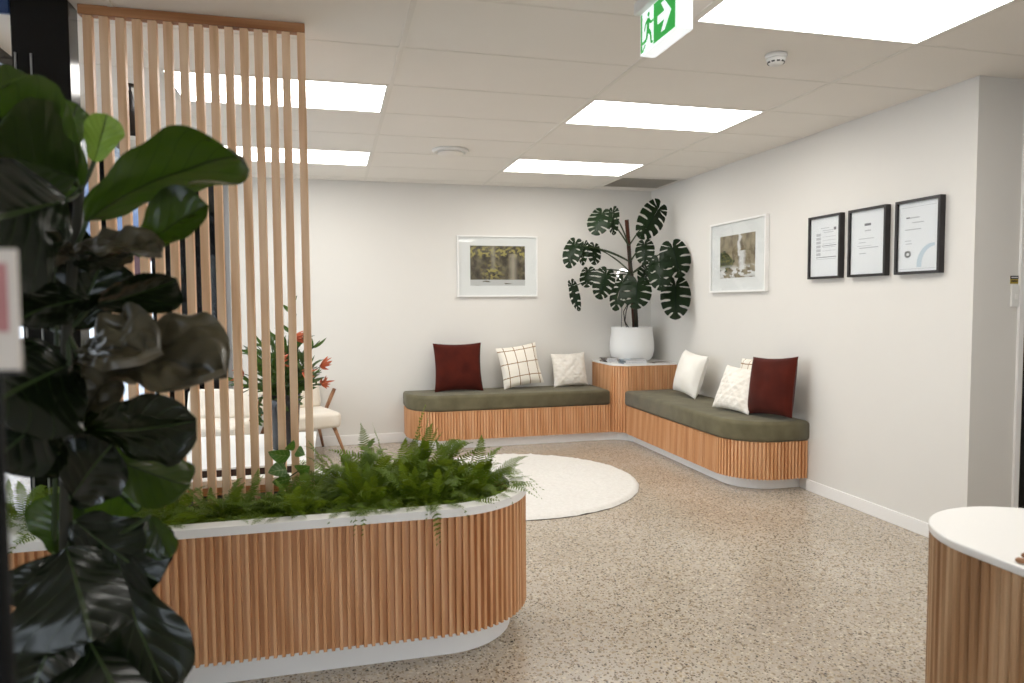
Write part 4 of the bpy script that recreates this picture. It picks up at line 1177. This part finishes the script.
# ------------------------------------------------------------------ flower vase on the coffee table
def bouquet():
    c = Vector((-.335, 5.22, .4005))
    v = thing('vase', 'tall dark pewter vase on the white coffee table behind the slats', 'vase', tuple(c))
    b = MB(); b.lathe([(.08, c.z), (.088, c.z+.006), (.092, c.z+.1), (.102, c.z+.3), (.112, c.z+.39), (.106, c.z+.39), (.095, c.z+.3), (.085, c.z+.05)], 36, (c.x, c.y)); b.build('vase', M['vase'], v)
    zt = c.z+.05
    t = thing('flower_arrangement', 'big leafy arrangement with orange flowers standing in the pewter vase', 'flowers', (c.x, c.y, zt))
    rnd = random.Random(11)
    b, s = MB(), MB(); neck = Vector((c.x, c.y, c.z+.36))
    tips = []
    for k in range(64):
        az = rnd.uniform(0, 2*pi); el = radians(rnd.uniform(5, 85)); L = rnd.uniform(.22, .46)
        d = Vector((cos(az)*cos(el), sin(az)*cos(el), sin(el)*1.1))
        tip = neck+d*L; tips.append(tip)
        pts = bez(Vector((c.x+.05*cos(az), c.y+.05*sin(az), zt)) if k % 3 == 0 else neck, neck+Vector((0, 0, L*.45)), tip, 8)
        s.tube(pts, .0035, 5)
        for j in range(9):
            f = rnd.uniform(.35, 1.0); p = pts[int(f*8)]
            a2 = rnd.uniform(0, 2*pi); e2 = rnd.uniform(-.5, 1.1); l = rnd.uniform(.07, .15)
            q = p+(Vector((cos(a2)*cos(e2), sin(a2)*cos(e2), sin(e2)))*.8+d*.5)*l
            blade(b, p, q, l*.20, rnd.uniform(-60, 60), 'lance', .08, .2, .01, k+j, 2, 5)
    # tall bud stem and trailing strand
    top = at(290, 304, 5.25)
    pts = bez(neck, (neck+top)/2+Vector((.02, 0, .1)), top, 8); s.tube(pts, .004, 6)
    for k in range(3, 9): blade(b, pts[k], pts[k]+Vector((.05*(-1)**k, -.01, .06)), .03, 20, 'lance', .05, .2, 0, k, 2, 5)
    tr = [neck+Vector((-.08, -.04, .02)), at(262, 395, 5.12), at(258, 410, 5.12), at(257, 425, 5.12)]; s.tube(tr, .003, 5)
    for k in range(40):
        f = rnd.uniform(0, 2.99); i = int(f); p = tr[i].lerp(tr[i+1], f-i)
        blade(b, p, p+Vector((rnd.uniform(-.05, .05), rnd.uniform(-.04, .02), rnd.uniform(-.05, .0))), .02, rnd.uniform(-50, 50), 'lance', .05, .2, 0, k, 2, 4)
    b.build('leaves', M['bouquet'], t); s.build('stems', M['stem'], t)
    for k, (x, y, Y) in enumerate(((320, 367, 5.12), (321, 384, 5.10), (302, 372, 5.05), (244, 374, 5.1), (278, 362, 5.0), (293, 338, 5.05))):
        p = at(x, y, Y); b = MB()
        for j in range(9):
            az = rnd.uniform(-.9, 1.6); e = rnd.uniform(-.5, 1.0); l = rnd.uniform(.06, .11)
            sg = -1 if x < 260 else 1
            d = Vector((cos(az)*sg, -sin(az)*.6, sin(e))).normalized()
            blade(b, p, p+d*l, .018, rnd.uniform(-50, 50), 'lance', .08, .2, 0, j, 2, 5)
        fl = b.build('flower', M['orange'], t)
        b = MB(); b.tube(bez(neck, (neck+p)/2+Vector((0, 0, .05)), p, 6), .003, 5); b.build('flower_stem', M['stem'], fl)
bouquet()

# ------------------------------------------------------------------ leaflet stand at the left edge, close by
def stand():
    Y = .72
    c = at(-8, 500, Y)
    t = thing('leaflet_stand', 'black leaflet stand cut by the left edge, close to the camera', 'stand', (c.x, c.y, 0))
    b = MB(); b.lathe([(.13, 0), (.13, .01), (.12, .016), (.02, .02), (.001, .02)], 40, (c.x, c.y)); b.build('base', M['blackframe'], t)
    top = at(-8, 372, Y)
    b = MB(); b.tube([(c.x, c.y, .018), (c.x, c.y, top.z+.03)], .0115, 14); b.build('pole', plain('matte_black', '#050505', .6, spec=.15), t)
    a, d = at(-70, 372, Y-.016), at(17, 249, Y-.016)
    l = thing('leaflet', 'blurred white and pink leaflet at the left edge, held by the black stand', 'leaflet', ((a.x+d.x)/2, a.y, a.z))
    b = MB(); b.box(a.x, d.x, a.y-.002, a.y+.002, a.z, d.z, .001); b.build('sheet', plain('leaflet_white', '#d9cfc4', .6), l)
    e, f = at(-62, 333, Y-.019), at(6, 263, Y-.019)
    b = MB(); b.box(e.x, f.x, a.y-.0028, a.y-.0021, e.z, f.z); b.build('pink_panel', plain('leaflet_pink', '#bd7f7d', .6, noise=.15, nscale=30), l)
    b = MB(); b.box(c.x-.03, c.x+.03, a.y+.0021, c.y-.0, a.z-.004, a.z+.02); b.build('clip', M['blackframe'], t)
stand()

# ------------------------------------------------------------------ outside the shopfront
def outside():
    b = MB(); b.box(-40, -1.61, 3.8, 40, -.14, -.02)
    b.box(-40, -4.2, -20, 3.8, -.14, -.02); b.box(-4.2, 8, -20, -3.36, -.14, -.02)
    struct(b.build('pavement', plain('pavement', '#b9bec8', .8, noise=.08, nscale=1.5)))
    t = thing('building', 'pale building with blue-grey upper wall seen through the shopfront behind the slats', 'building', (-7, 18, -.02))
    b = MB(); b.box(-22, -1.9, 18, 24, -.02, 2.75); b.build('lower_wall', plain('shop_white', '#e4e7ea', .7), t)
    b = MB(); b.box(-22.1, -1.8, 17.9, 24, 2.75, 7.5); b.build('upper_wall', plain('shop_bluegrey', '#5f6f8c', .7, noise=.2, nscale=.8), t)
    b = MB()
    for x in (-15.5, -12.5, -9.6): b.box(x, x+1.6, 17.93, 18.0, .3, 2.2)
    b.build('shop_window', M['darkglass'], t)
    s = thing('shop_sign', 'dark red shop sign with white letters glimpsed between the slats', 'sign', (-4.5, 17.88, 2.0))
    p0, p1 = at(124, 286, 17.9), at(161, 262, 17.9)
    b = MB(); b.box(p0.x-2.2, p1.x+.3, 17.86, 17.9, p0.z, p1.z+.25, .01); b.build('board', plain('sign_red', '#3a0c14', .5), s)
    for ch, x in (('U', 135.5), ('I', 152)):
        cu = bpy.data.curves.new('letter', 'FONT'); cu.body = ch; cu.size = .62; cu.extrude = .01; cu.align_x = 'CENTER'
        tmp = bpy.data.objects.new('letter', cu); COL.objects.link(tmp)
        dg = bpy.context.evaluated_depsgraph_get(); me = bpy.data.meshes.new_from_object(tmp.evaluated_get(dg))
        COL.objects.unlink(tmp); bpy.data.objects.remove(tmp)
        o = bpy.data.objects.new('letter', me); COL.objects.link(o); me.materials.clear(); me.materials.append(M['signwhite'])
        q = at(x, 280, 17.84); o.rotation_euler = (pi/2, 0, 0); o.parent = s; o.location = q-Vector(s.location)
outside()

# ------------------------------------------------------------------ light
w = bpy.data.worlds.new('sky'); SC.world = w; w.use_nodes = True
bg = w.node_tree.nodes['Background']; bg.inputs[0].default_value = (.84, .91, 1, 1); bg.inputs[1].default_value = 2.4
SC.view_settings.view_transform = 'Standard'; SC.view_settings.look = 'None'
SC.view_settings.gamma = 1; SC.view_settings.use_curve_mapping = False
SC.view_settings.exposure = 0.82
